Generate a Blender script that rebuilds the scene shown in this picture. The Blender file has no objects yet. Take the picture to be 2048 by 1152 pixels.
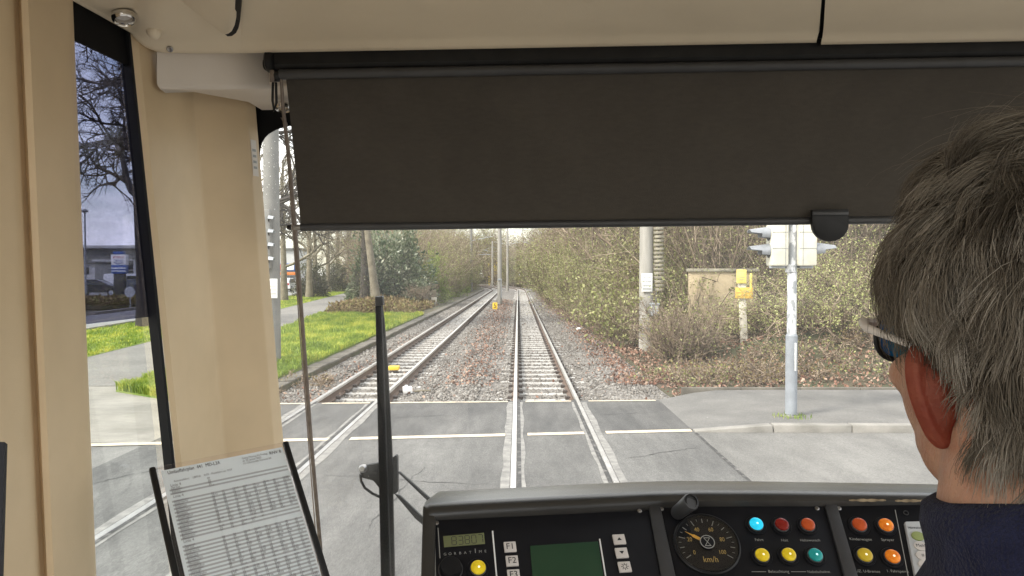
import bpy, bmesh, math, random
import numpy as np
from mathutils import Vector, Matrix, Euler

C = bpy.context.scene.collection
SC = bpy.context.scene
R = math.radians
PI = math.pi

# ------------------------------------------------------------------ camera
F = 26.0 / 36.0 * 2048.0
CAM = Vector((0.0, 0.0, 2.03))
camd = bpy.data.cameras.new('camera')
camd.lens = 26.0
camd.sensor_width = 36.0
camd.clip_start = 0.02
camd.clip_end = 3000.0
cam = bpy.data.objects.new('camera', camd)
C.objects.link(cam)
cam.location = CAM
cam.rotation_euler = (R(90.0 - 1.12), 0.0, R(0.465))
SC.camera = cam
CR = cam.rotation_euler.to_matrix()

# ------------------------------------------------------------------ sky, sun, exposure
SUN_EL, SUN_AZ = R(43.0), R(-125.0)           # azimuth from +Y towards +X
world = bpy.data.worlds.new("World")
SC.world = world
world.use_nodes = True
wn, wl = world.node_tree.nodes, world.node_tree.links
bg = wn['Background']
bg.inputs['Strength'].default_value = 0.13
sky = wn.new('ShaderNodeTexSky')
sky.sky_type = 'NISHITA'
sky.sun_disc = False
sky.sun_elevation = SUN_EL
sky.sun_rotation = SUN_AZ
sky.air_density = 1.2
sky.dust_density = 1.5
wtc = wn.new('ShaderNodeTexCoord')
wmap = wn.new('ShaderNodeMapping')
wmap.inputs['Scale'].default_value = (1.0, 1.0, 3.2)
wl.new(wtc.outputs['Generated'], wmap.inputs['Vector'])
wnoise = wn.new('ShaderNodeTexNoise')
wnoise.inputs['Scale'].default_value = 2.3
wnoise.inputs['Detail'].default_value = 8.0
wnoise.inputs['Roughness'].default_value = 0.62
wl.new(wmap.outputs['Vector'], wnoise.inputs['Vector'])
wramp = wn.new('ShaderNodeValToRGB')
wramp.color_ramp.elements[0].position = 0.41
wramp.color_ramp.elements[0].color = (0.12, 0.12, 0.12, 1)
wramp.color_ramp.elements[1].position = 0.58
wramp.color_ramp.elements[1].color = (1, 1, 1, 1)
wl.new(wnoise.outputs['Fac'], wramp.inputs['Fac'])
wmix = wn.new('ShaderNodeMix')
wmix.data_type = 'RGBA'
wl.new(wramp.outputs['Color'], wmix.inputs['Factor'])
wl.new(sky.outputs['Color'], wmix.inputs['A'])
wmix.inputs['B'].default_value = (10.2, 9.9, 9.5, 1)
wl.new(wmix.outputs['Result'], bg.inputs['Color'])

sund = bpy.data.lights.new('sun', 'SUN')
sund.energy = 2.0
sund.angle = R(12.0)
sund.color = (1.0, 0.95, 0.87)
sun = bpy.data.objects.new('sun', sund)
C.objects.link(sun)
sdir = Vector((math.sin(SUN_AZ) * math.cos(SUN_EL), math.cos(SUN_AZ) * math.cos(SUN_EL), math.sin(SUN_EL)))
sun.rotation_euler = sdir.to_track_quat('Z', 'Y').to_euler()
sun.location = (30, 20, 60)

SC.view_settings.view_transform = 'Standard'
SC.view_settings.look = 'None'
SC.view_settings.gamma = 1.0
SC.view_settings.exposure = 1.45
SC.cycles.max_bounces = 8
SC.cycles.diffuse_bounces = 5
SC.cycles.transparent_max_bounces = 24
SC.cycles.use_denoising = True
SC.cycles.sample_clamp_indirect = 6.0

# ------------------------------------------------------------------ pixel -> point
def ray(px, py):
    return CR @ Vector(((px - 1024.0) / F, (576.0 - py) / F, -1.0))
def pix(px, py, y):
    d = ray(px, py)
    return CAM + d * (y / d.y)
def pixx(px, py, x):
    d = ray(px, py)
    return CAM + d * (x / d.x)
def gnd(px, py, z=0.0):
    d = ray(px, py)
    return CAM + d * ((z - CAM.z) / d.z)
def onpl(px, py, fr):
    d = ray(px, py)
    o, n = fr[0], fr[3]
    return CAM + d * ((o - CAM).dot(n) / d.dot(n))

# ------------------------------------------------------------------ materials
def nnode(nt, t, **kw):
    n = nt.nodes.new(t)
    for k, v in kw.items():
        setattr(n, k, v)
    return n
def mat(name, col, rough=0.6, col2=None, vs=4.0, vdet=4.0, bump=0.0, bs=60.0, metal=0.0, rnd=None, spec=0.5,
        vlo=0.35, vhi=0.65, mottle=None, stretch=(1, 1, 1), sub=0.0, subr=(1, 0.3, 0.15), sheen=0.0, voro=None, emit=None):
    m = bpy.data.materials.new(name)
    m.use_nodes = True
    nt = m.node_tree
    p = nt.nodes['Principled BSDF']
    L = nt.links
    p.inputs['Roughness'].default_value = rough
    p.inputs['Metallic'].default_value = metal
    p.inputs['Specular IOR Level'].default_value = spec
    p.inputs['Base Color'].default_value = (*col, 1)
    if sheen:
        p.inputs['Sheen Weight'].default_value = sheen
    if sub:
        p.inputs['Subsurface Weight'].default_value = sub
        p.inputs['Subsurface Radius'].default_value = subr
        p.inputs['Subsurface Scale'].default_value = 0.01
    tc = nnode(nt, 'ShaderNodeTexCoord')
    mp = nnode(nt, 'ShaderNodeMapping')
    mp.inputs['Scale'].default_value = stretch
    L.new(tc.outputs['Object'], mp.inputs['Vector'])
    src = None
    if rnd:
        at = nnode(nt, 'ShaderNodeAttribute', attribute_name='rnd')
        rp = nnode(nt, 'ShaderNodeValToRGB')
        els = rp.color_ramp.elements
        while len(els) < len(rnd):
            els.new(0.5)
        for i, c in enumerate(rnd):
            els[i].position = i / (len(rnd) - 1)
            els[i].color = (*c, 1)
        L.new(at.outputs['Fac'], rp.inputs['Fac'])
        src = rp.outputs['Color']
    if col2 is not None:
        nz = nnode(nt, 'ShaderNodeTexNoise')
        nz.inputs['Scale'].default_value = vs
        nz.inputs['Detail'].default_value = vdet
        L.new(mp.outputs['Vector'], nz.inputs['Vector'])
        mr = nnode(nt, 'ShaderNodeMapRange')
        mr.inputs['From Min'].default_value = vlo
        mr.inputs['From Max'].default_value = vhi
        L.new(nz.outputs['Fac'], mr.inputs['Value'])
        mx = nnode(nt, 'ShaderNodeMix', data_type='RGBA')
        L.new(mr.outputs['Result'], mx.inputs['Factor'])
        if src is not None:
            L.new(src, mx.inputs['A'])
        else:
            mx.inputs['A'].default_value = (*col, 1)
        mx.inputs['B'].default_value = (*col2, 1)
        src = mx.outputs['Result']
    if voro:
        vscale, amt = voro
        vo = nnode(nt, 'ShaderNodeTexVoronoi')
        vo.inputs['Scale'].default_value = vscale
        L.new(mp.outputs['Vector'], vo.inputs['Vector'])
        bw = nnode(nt, 'ShaderNodeSeparateColor')
        L.new(vo.outputs['Color'], bw.inputs['Color'])
        m2 = nnode(nt, 'ShaderNodeMapRange')
        m2.inputs['To Min'].default_value = 1.0 - amt
        m2.inputs['To Max'].default_value = 1.0 + amt
        L.new(bw.outputs['Red'], m2.inputs['Value'])
        mx = nnode(nt, 'ShaderNodeMix', data_type='RGBA', blend_type='MULTIPLY')
        mx.inputs['Factor'].default_value = 1.0
        if src is not None:
            L.new(src, mx.inputs['A'])
        else:
            mx.inputs['A'].default_value = (*col, 1)
        L.new(m2.outputs['Result'], mx.inputs['B'])
        src = mx.outputs['Result']
    if mottle:
        for msc, amt, mst in mottle:
            m3 = nnode(nt, 'ShaderNodeMapping')
            m3.inputs['Scale'].default_value = mst
            L.new(tc.outputs['Object'], m3.inputs['Vector'])
            n3 = nnode(nt, 'ShaderNodeTexNoise')
            n3.inputs['Scale'].default_value = msc
            n3.inputs['Detail'].default_value = 6.0
            L.new(m3.outputs['Vector'], n3.inputs['Vector'])
            r3 = nnode(nt, 'ShaderNodeMapRange')
            r3.inputs['From Min'].default_value = 0.3
            r3.inputs['From Max'].default_value = 0.7
            r3.inputs['To Min'].default_value = 1.0 - amt
            r3.inputs['To Max'].default_value = 1.0 + amt
            L.new(n3.outputs['Fac'], r3.inputs['Value'])
            mx = nnode(nt, 'ShaderNodeMix', data_type='RGBA', blend_type='MULTIPLY')
            mx.inputs['Factor'].default_value = 1.0
            if src is not None:
                L.new(src, mx.inputs['A'])
            else:
                mx.inputs['A'].default_value = (*col, 1)
            L.new(r3.outputs['Result'], mx.inputs['B'])
            src = mx.outputs['Result']
    if src is not None:
        L.new(src, p.inputs['Base Color'])
    if bump:
        nb = nnode(nt, 'ShaderNodeTexNoise')
        nb.inputs['Scale'].default_value = bs
        nb.inputs['Detail'].default_value = 3.0
        L.new(mp.outputs['Vector'], nb.inputs['Vector'])
        b = nnode(nt, 'ShaderNodeBump')
        b.inputs['Strength'].default_value = bump
        b.inputs['Distance'].default_value = 0.02
        L.new(nb.outputs['Fac'], b.inputs['Height'])
        L.new(b.outputs['Normal'], p.inputs['Normal'])
    if emit:
        p.inputs['Emission Color'].default_value = (*emit[0], 1)
        p.inputs['Emission Strength'].default_value = emit[1]
    return m
def glass(name, tint=(0.96, 0.97, 0.97), refl=0.05, rough=0.02, dust_veil=0.0):
    m = bpy.data.materials.new(name)
    m.use_nodes = True
    nt = m.node_tree
    nt.nodes.clear()
    out = nnode(nt, 'ShaderNodeOutputMaterial')
    tr = nnode(nt, 'ShaderNodeBsdfTransparent')
    tr.inputs['Color'].default_value = (*tint, 1)
    gl = nnode(nt, 'ShaderNodeBsdfGlossy')
    gl.inputs['Roughness'].default_value = rough
    lw = nnode(nt, 'ShaderNodeLayerWeight')
    lw.inputs['Blend'].default_value = 0.2
    mu = nnode(nt, 'ShaderNodeMath', operation='MULTIPLY_ADD')
    mu.inputs[1].default_value = 0.5
    mu.inputs[2].default_value = refl
    nt.links.new(lw.outputs['Fresnel'], mu.inputs[0])
    mu.inputs[1].default_value = 0.15
    mx = nnode(nt, 'ShaderNodeMixShader')
    nt.links.new(mu.outputs[0], mx.inputs[0])
    nt.links.new(tr.outputs[0], mx.inputs[1])
    nt.links.new(gl.outputs[0], mx.inputs[2])
    last = mx.outputs[0]
    if dust_veil:  # dusty pale film, put in to imitate a bright veil over the view
        tl = nnode(nt, 'ShaderNodeBsdfTranslucent')
        tl.inputs['Color'].default_value = (0.95, 0.93, 0.88, 1)
        tc = nnode(nt, 'ShaderNodeTexCoord')
        nz_ = nnode(nt, 'ShaderNodeTexNoise')
        nz_.inputs['Scale'].default_value = 3.0
        nz_.inputs['Detail'].default_value = 7.0
        nt.links.new(tc.outputs['Object'], nz_.inputs['Vector'])
        mr = nnode(nt, 'ShaderNodeMapRange')
        mr.inputs['From Min'].default_value = 0.3
        mr.inputs['From Max'].default_value = 0.7
        mr.inputs['To Min'].default_value = dust_veil * 0.7
        mr.inputs['To Max'].default_value = dust_veil * 1.3
        nt.links.new(nz_.outputs['Fac'], mr.inputs['Value'])
        m2 = nnode(nt, 'ShaderNodeMixShader')
        nt.links.new(mr.outputs['Result'], m2.inputs[0])
        nt.links.new(last, m2.inputs[1])
        nt.links.new(tl.outputs[0], m2.inputs[2])
        last = m2.outputs[0]
    nt.links.new(last, out.inputs['Surface'])
    return m

def translucent(name, c):
    m = bpy.data.materials.new(name)
    m.use_nodes = True
    nt = m.node_tree
    nt.nodes.clear()
    out = nnode(nt, 'ShaderNodeOutputMaterial')
    t = nnode(nt, 'ShaderNodeBsdfTranslucent')
    t.inputs['Color'].default_value = (*c, 1)
    nt.links.new(t.outputs[0], out.inputs['Surface'])
    return m
M = {}
M['beige'] = mat('beige_plastic', (0.64, 0.495, 0.315), 0.5, (0.60, 0.46, 0.285), vs=5, bump=0.12, bs=800, mottle=[(3.0, 0.05, (1, 1, 0.5)), (14, 0.03, (1, 1, 1))])
M['liner'] = mat('liner_plastic', (0.74, 0.64, 0.48), 0.5, (0.71, 0.61, 0.455), vs=4, bump=0.14, bs=700, mottle=[(5, 0.05, (1, 1, 1))])
M['soffit'] = mat('soffit_plastic', (0.66, 0.60, 0.53), 0.5, (0.62, 0.56, 0.49), vs=6, bump=0.04, bs=700)
M['rubber'] = mat('black_rubber', (0.006, 0.006, 0.007), 0.6, spec=0.25)
M['frit'] = mat('black_frit', (0.004, 0.004, 0.005), 0.6, spec=0.15)
M['blind'] = mat('blind_fabric', (0.060, 0.052, 0.042), 0.9, (0.052, 0.045, 0.036), vs=9, bump=0.3, bs=900, mottle=[(5, 0.08, (1, 1, 1)), (60, 0.07, (1, 1, 3))])
M['black'] = mat('black_metal', (0.007, 0.007, 0.0075), 0.45, (0.012, 0.012, 0.012), vs=30, spec=0.3)
M['dkgrey'] = mat('dark_grey_plastic', (0.045, 0.046, 0.048), 0.45, (0.035, 0.035, 0.037), vs=20, bump=0.08, bs=900)
M['panel'] = mat('panel_black', (0.005, 0.0055, 0.008), 0.5, (0.0065, 0.007, 0.0095), vs=40, spec=0.25)
M['cowl'] = mat('cowl_plastic', (0.034, 0.032, 0.029), 0.3, (0.025, 0.024, 0.022), vs=14, bump=0.08, bs=800)
M['chrome'] = mat('chrome', (0.7, 0.68, 0.65), 0.18, metal=1.0)
M['steel'] = mat('dull_steel', (0.42, 0.41, 0.40), 0.35, (0.3, 0.29, 0.28), vs=20, metal=1.0)
M['cord'] = mat('cord', (0.20, 0.165, 0.135), 0.7, (0.15, 0.12, 0.10), vs=80)
M['white_print'] = mat('white_print', (0.75, 0.75, 0.72), 0.5)
M['dim_print'] = mat('dim_print', (0.30, 0.30, 0.28), 0.5)
M['gold_print'] = mat('gold_print', (0.55, 0.38, 0.12), 0.5)
M['black_print'] = mat('black_print', (0.012, 0.012, 0.014), 0.6)
M['grey_print'] = mat('grey_print', (0.2, 0.205, 0.205), 0.7)
M['paper'] = mat('paper', (0.80, 0.91, 0.90), 0.7, (0.78, 0.89, 0.885), vs=10)
M['stripe'] = mat('paper_stripe', (0.46, 0.51, 0.505), 0.7)
M['film'] = glass('clear_film', (0.975, 0.96, 0.968), 0.02, 0.15)
M['glass'] = glass('windscreen_glass', (0.96, 0.965, 0.955), 0.02, dust_veil=0.019)
M['side_glass'] = glass('side_glass', (0.95, 0.97, 0.96), 0.02)
M['tint_glass'] = glass('tint_glass', (0.47, 0.475, 0.575), 0.02)
M['speck'] = translucent('dirt_speck', (0.6, 0.58, 0.54))
M['key'] = mat('key_cap', (0.62, 0.58, 0.54), 0.5, (0.58, 0.54, 0.5), vs=60)
M['lcd'] = mat('lcd', (0.16, 0.175, 0.085), 0.25, (0.14, 0.155, 0.075), vs=10)
M['screen'] = mat('screen_green', (0.018, 0.055, 0.028), 0.25, (0.015, 0.046, 0.024), vs=12)
M['skin'] = mat('skin', (0.40, 0.225, 0.145), 0.55, (0.33, 0.17, 0.11), vs=45, vdet=7, bump=0.2, bs=350, sub=0.2, spec=0.35)
M['pullover'] = mat('navy_knit', (0.008, 0.009, 0.027), 0.95, (0.012, 0.014, 0.038), vs=60, bump=0.6, bs=420, sheen=0.04, spec=0.2)
M['trousers'] = mat('trousers', (0.02, 0.02, 0.025), 0.9)
M['hair'] = mat('hair', (0.10, 0.085, 0.065), 0.6, rnd=[(0.045, 0.035, 0.024), (0.10, 0.083, 0.062), (0.205, 0.178, 0.14), (0.36, 0.325, 0.275)], spec=0.2)
M['lens'] = mat('mirror_lens', (0.03, 0.16, 0.75), 0.12, (0.05, 0.5, 0.6), vs=30, metal=0.6)

# outdoors
M['soil'] = mat('soil', (0.085, 0.062, 0.04), 0.95, (0.055, 0.06, 0.026), vs=0.9, vdet=8, bump=0.6, bs=9)
M['asphalt'] = mat('asphalt_dark', (0.066, 0.064, 0.061), 0.85, (0.098, 0.094, 0.088), vs=1.1, vdet=9, bump=0.3, bs=60, mottle=[(2.2, 0.22, (3.0, 0.6, 1)), (0.7, 0.2, (1, 1, 1))], stretch=(1.6, 0.35, 1), voro=(75, 0.16))
M['asphalt_dusty'] = mat('asphalt_dusty', (0.085, 0.082, 0.077), 0.85, (0.15, 0.145, 0.135), vs=0.75, vdet=9, bump=0.3, bs=60, mottle=[(2.5, 0.14, (3.2, 0.5, 1)), (0.6, 0.14, (1, 1, 1)), (9, 0.08, (2, 0.7, 1))], stretch=(1.5, 0.4, 1), voro=(75, 0.16), vlo=0.38, vhi=0.72)
M['asphalt_light'] = mat('asphalt_light', (0.128, 0.122, 0.112), 0.87, (0.168, 0.161, 0.148), vs=0.8, vdet=9, bump=0.3, bs=60, mottle=[(2.0, 0.15, (2.2, 0.7, 1)), (0.5, 0.15, (1, 1, 1))], stretch=(1.2, 0.5, 1), voro=(75, 0.14))
M['pave'] = mat('pavement_asphalt', (0.115, 0.11, 0.102), 0.88, (0.155, 0.147, 0.135), vs=1.0, vdet=9, mottle=[(1.6, 0.16, (1, 1, 1))], bump=0.3, bs=80, voro=(60, 0.12))
M['apron'] = mat('apron_asphalt', (0.20, 0.185, 0.155), 0.9, (0.26, 0.24, 0.205), vs=0.7, vdet=9, mottle=[(1.2, 0.18, (1, 1, 1)), (4, 0.12, (1, 2, 1))], bump=0.3, bs=70)
M['road'] = mat('road_asphalt', (0.17, 0.168, 0.165), 0.85, (0.2, 0.2, 0.195), vs=0.5, vdet=8, bump=0.3, bs=60)
M['path'] = mat('path_asphalt', (0.155, 0.146, 0.13), 0.9, (0.195, 0.185, 0.165), vs=0.8, vdet=8, bump=0.3, bs=60, voro=(30, 0.2))
M['kerb'] = mat('kerb_concrete', (0.26, 0.245, 0.22), 0.9, (0.17, 0.16, 0.14), vs=3, vdet=8, bump=0.4, bs=60)
M['trough'] = mat('trough_concrete', (0.155, 0.14, 0.115), 0.9, (0.085, 0.075, 0.06), vs=2.2, vdet=8, bump=0.5, bs=50)
M['paint'] = mat('road_paint', (0.58, 0.49, 0.36), 0.75, (0.36, 0.32, 0.26), vs=7, vdet=9, vlo=0.45, vhi=0.7, bump=0.2, bs=90)
M['ballast'] = mat('ballast_bed', (0.135, 0.122, 0.107), 0.95, (0.19, 0.175, 0.157), vs=1.2, vdet=6, bump=1.0, bs=22, voro=(24, 0.5))
M['stone'] = mat('ballast_stone', (0.2, 0.2, 0.2), 0.9, rnd=[(0.10, 0.088, 0.075), (0.165, 0.148, 0.13), (0.215, 0.197, 0.176), (0.30, 0.283, 0.258)], bump=0.4, bs=60)
M['leaf_litter'] = mat('leaf_litter', (0.2, 0.1, 0.05), 0.8, rnd=[(0.085, 0.04, 0.025), (0.18, 0.085, 0.055), (0.27, 0.15, 0.10), (0.38, 0.28, 0.21)])
M['rail'] = mat('rail_steel', (0.60, 0.58, 0.56), 0.28, (0.45, 0.43, 0.41), vs=3, metal=0.75)
M['railweb'] = mat('rail_rust', (0.095, 0.06, 0.042), 0.85, (0.14, 0.095, 0.07), vs=5)
M['sleeper'] = mat('sleeper_concrete', (0.50, 0.49, 0.465), 0.85, (0.33, 0.31, 0.285), vs=3.5, vdet=8, bump=0.3, bs=60)
M['fast'] = mat('fastening_steel', (0.055, 0.04, 0.032), 0.7)
M['mastic'] = mat('joint_mastic', (0.25, 0.24, 0.22), 0.8, (0.15, 0.143, 0.133), vs=9, vdet=8)
M['groove'] = mat('flange_groove', (0.03, 0.028, 0.026), 0.7, (0.16, 0.15, 0.14), vs=12, vdet=8, vlo=0.5, vhi=0.75)
M['pole_concrete'] = mat('pole_concrete', (0.36, 0.34, 0.305), 0.85, (0.27, 0.255, 0.225), vs=2, vdet=8, bump=0.3, bs=40, stretch=(3, 3, 0.5))
M['pole_grey'] = mat('pole_grey_paint', (0.20, 0.195, 0.18), 0.7, (0.16, 0.156, 0.145), vs=4, vdet=8)
M['galv'] = mat('galvanised', (0.40, 0.42, 0.44), 0.55, (0.33, 0.35, 0.37), vs=9, metal=0.2)
M['flaky'] = mat('flaky_pole', (0.62, 0.62, 0.62), 0.6, (0.27, 0.28, 0.29), vs=14, vdet=9, vlo=0.46, vhi=0.54, stretch=(1, 1, 0.5))
M['cream'] = mat('cream_plastic', (0.66, 0.63, 0.52), 0.55, (0.55, 0.52, 0.42), vs=6, vdet=6)
M['visor'] = mat('visor_grey', (0.25, 0.26, 0.28), 0.5, (0.18, 0.19, 0.20), vs=9)
M['wire'] = mat('wire', (0.12, 0.115, 0.11), 0.5)
M['insul'] = mat('tension_weight', (0.30, 0.275, 0.21), 0.85, (0.17, 0.155, 0.12), vs=9, vdet=6)
M['sleeve'] = mat('sleeve_grey', (0.25, 0.27, 0.295), 0.6, (0.20, 0.215, 0.235), vs=7, vdet=8)
M['lino'] = mat('floor_lino', (0.36, 0.34, 0.30), 0.7, (0.32, 0.30, 0.27), vs=20)
M['sign_white'] = mat('sign_white', (0.76, 0.76, 0.74), 0.5, (0.68, 0.68, 0.66), vs=5)
M['sign_yellow'] = mat('sign_yellow', (0.74, 0.50, 0.03), 0.5, (0.68, 0.44, 0.03), vs=9)
M['yellow_pl'] = mat('yellow_plate', (0.74, 0.62, 0.17), 0.5, (0.66, 0.54, 0.13), vs=9)
M['orange_pl'] = mat('orange_plate', (0.72, 0.46, 0.08), 0.5, (0.65, 0.40, 0.07), vs=9)
M['post_white'] = mat('post_white', (0.60, 0.56, 0.48), 0.7, (0.50, 0.46, 0.38), vs=8)
M['bark'] = mat('plane_bark', (0.20, 0.175, 0.125), 0.9, (0.12, 0.10, 0.068), vs=3, vdet=6, bump=0.5, bs=25)
M['bark_dark'] = mat('dark_bark', (0.055, 0.045, 0.036), 0.9, (0.035, 0.03, 0.024), vs=4, bump=0.6, bs=30)
M['bark_brown'] = mat('brown_bark', (0.13, 0.095, 0.065), 0.9, (0.085, 0.062, 0.045), vs=5, bump=0.5, bs=30)
M['twig'] = mat('twig', (0.14, 0.1, 0.07), 0.85, rnd=[(0.075, 0.052, 0.035), (0.165, 0.12, 0.082), (0.26, 0.195, 0.138), (0.42, 0.335, 0.245)])
M['twig_grey'] = mat('grey_twig', (0.14, 0.12, 0.09), 0.85, rnd=[(0.08, 0.068, 0.044), (0.165, 0.142, 0.096), (0.26, 0.23, 0.165)])
M['twig_dark'] = mat('dark_twig', (0.05, 0.04, 0.035), 0.85, rnd=[(0.03, 0.024, 0.02), (0.055, 0.045, 0.038), (0.085, 0.07, 0.058)])
def leafmat(name, cols, rough=0.5):
    m = mat(name, cols[0], rough, rnd=cols)
    nt = m.node_tree
    p = nt.nodes['Principled BSDF']
    out = [n for n in nt.nodes if n.type == 'OUTPUT_MATERIAL'][0]
    t = nnode(nt, 'ShaderNodeBsdfTranslucent')
    src = p.inputs['Base Color'].links[0].from_socket
    nt.links.new(src, t.inputs['Color'])
    mx = nnode(nt, 'ShaderNodeMixShader')
    mx.inputs[0].default_value = 0.3
    nt.links.new(p.outputs[0], mx.inputs[1])
    nt.links.new(t.outputs[0], mx.inputs[2])
    nt.links.new(mx.outputs[0], out.inputs['Surface'])
    return m
M['leaf_olive'] = leafmat('olive_leaf', [(0.13, 0.145, 0.045), (0.21, 0.225, 0.07), (0.30, 0.31, 0.11), (0.42, 0.41, 0.18)])
M['leaf_rhodo'] = leafmat('laurel_leaf', [(0.06, 0.09, 0.045), (0.11, 0.145, 0.07), (0.19, 0.22, 0.12), (0.38, 0.39, 0.28)], 0.3)
M['leaf_dark'] = leafmat('evergreen_leaf', [(0.045, 0.052, 0.024), (0.08, 0.085, 0.042), (0.14, 0.14, 0.075)], 0.5)
M['leaf_lime'] = leafmat('lime_leaf', [(0.12, 0.16, 0.03), (0.20, 0.26, 0.05), (0.30, 0.36, 0.08)], 0.5)
M['leaf_bramble'] = leafmat('bramble_leaf', [(0.25, 0.28, 0.09), (0.34, 0.37, 0.125), (0.43, 0.45, 0.17), (0.53, 0.52, 0.24)], 0.55)
M['leaf_yellow'] = leafmat('yellow_blossom', [(0.5, 0.38, 0.03), (0.65, 0.5, 0.05), (0.75, 0.6, 0.1)], 0.6)
M['leaf_dead'] = leafmat('dead_leaf', [(0.10, 0.065, 0.03), (0.17, 0.115, 0.055), (0.24, 0.18, 0.08), (0.2, 0.2, 0.06)], 0.8)
M['ivy'] = leafmat('ivy_leaf', [(0.03, 0.04, 0.015), (0.07, 0.075, 0.03), (0.14, 0.11, 0.06)], 0.45)
M['grass'] = leafmat('grass_blade', [(0.12, 0.185, 0.022), (0.19, 0.275, 0.03), (0.29, 0.36, 0.045), (0.50, 0.49, 0.075)], 0.6)
M['turf'] = mat('turf', (0.10, 0.16, 0.02), 0.95, (0.17, 0.21, 0.035), vs=2.2, vdet=8, bump=0.8, bs=20)

# ------------------------------------------------------------------ objects
ORG = {}
def tag(o, label=None, cat=None, group=None, kind=None):
    if label: o['label'] = label
    if cat: o['category'] = cat
    if group: o['group'] = group
    if kind: o['kind'] = kind
    return o
def thing(name, label, cat, loc=(0, 0, 0), group=None, rz=0.0):
    o = bpy.data.objects.new(name, None)
    o.empty_display_size = 0.1
    C.objects.link(o)
    o.location = loc
    o.rotation_euler = (0, 0, rz)
    ORG[o.name] = Vector(loc) if rz == 0 else Vector((0, 0, 0))
    return tag(o, label, cat, group)
def link(name, me, parent=None):
    o = bpy.data.objects.new(name, me)
    C.objects.link(o)
    if parent is not None:
        o.parent = parent
        ORG[o.name] = ORG[parent.name]
    else:
        ORG[o.name] = Vector((0, 0, 0))
    return o
def copy_tree(o, parent=None):
    c = o.copy()
    C.objects.link(c)
    c.parent = parent
    ORG[c.name] = ORG[o.name]
    for ch in list(o.children):
        copy_tree(ch, c)
    return c

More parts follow.
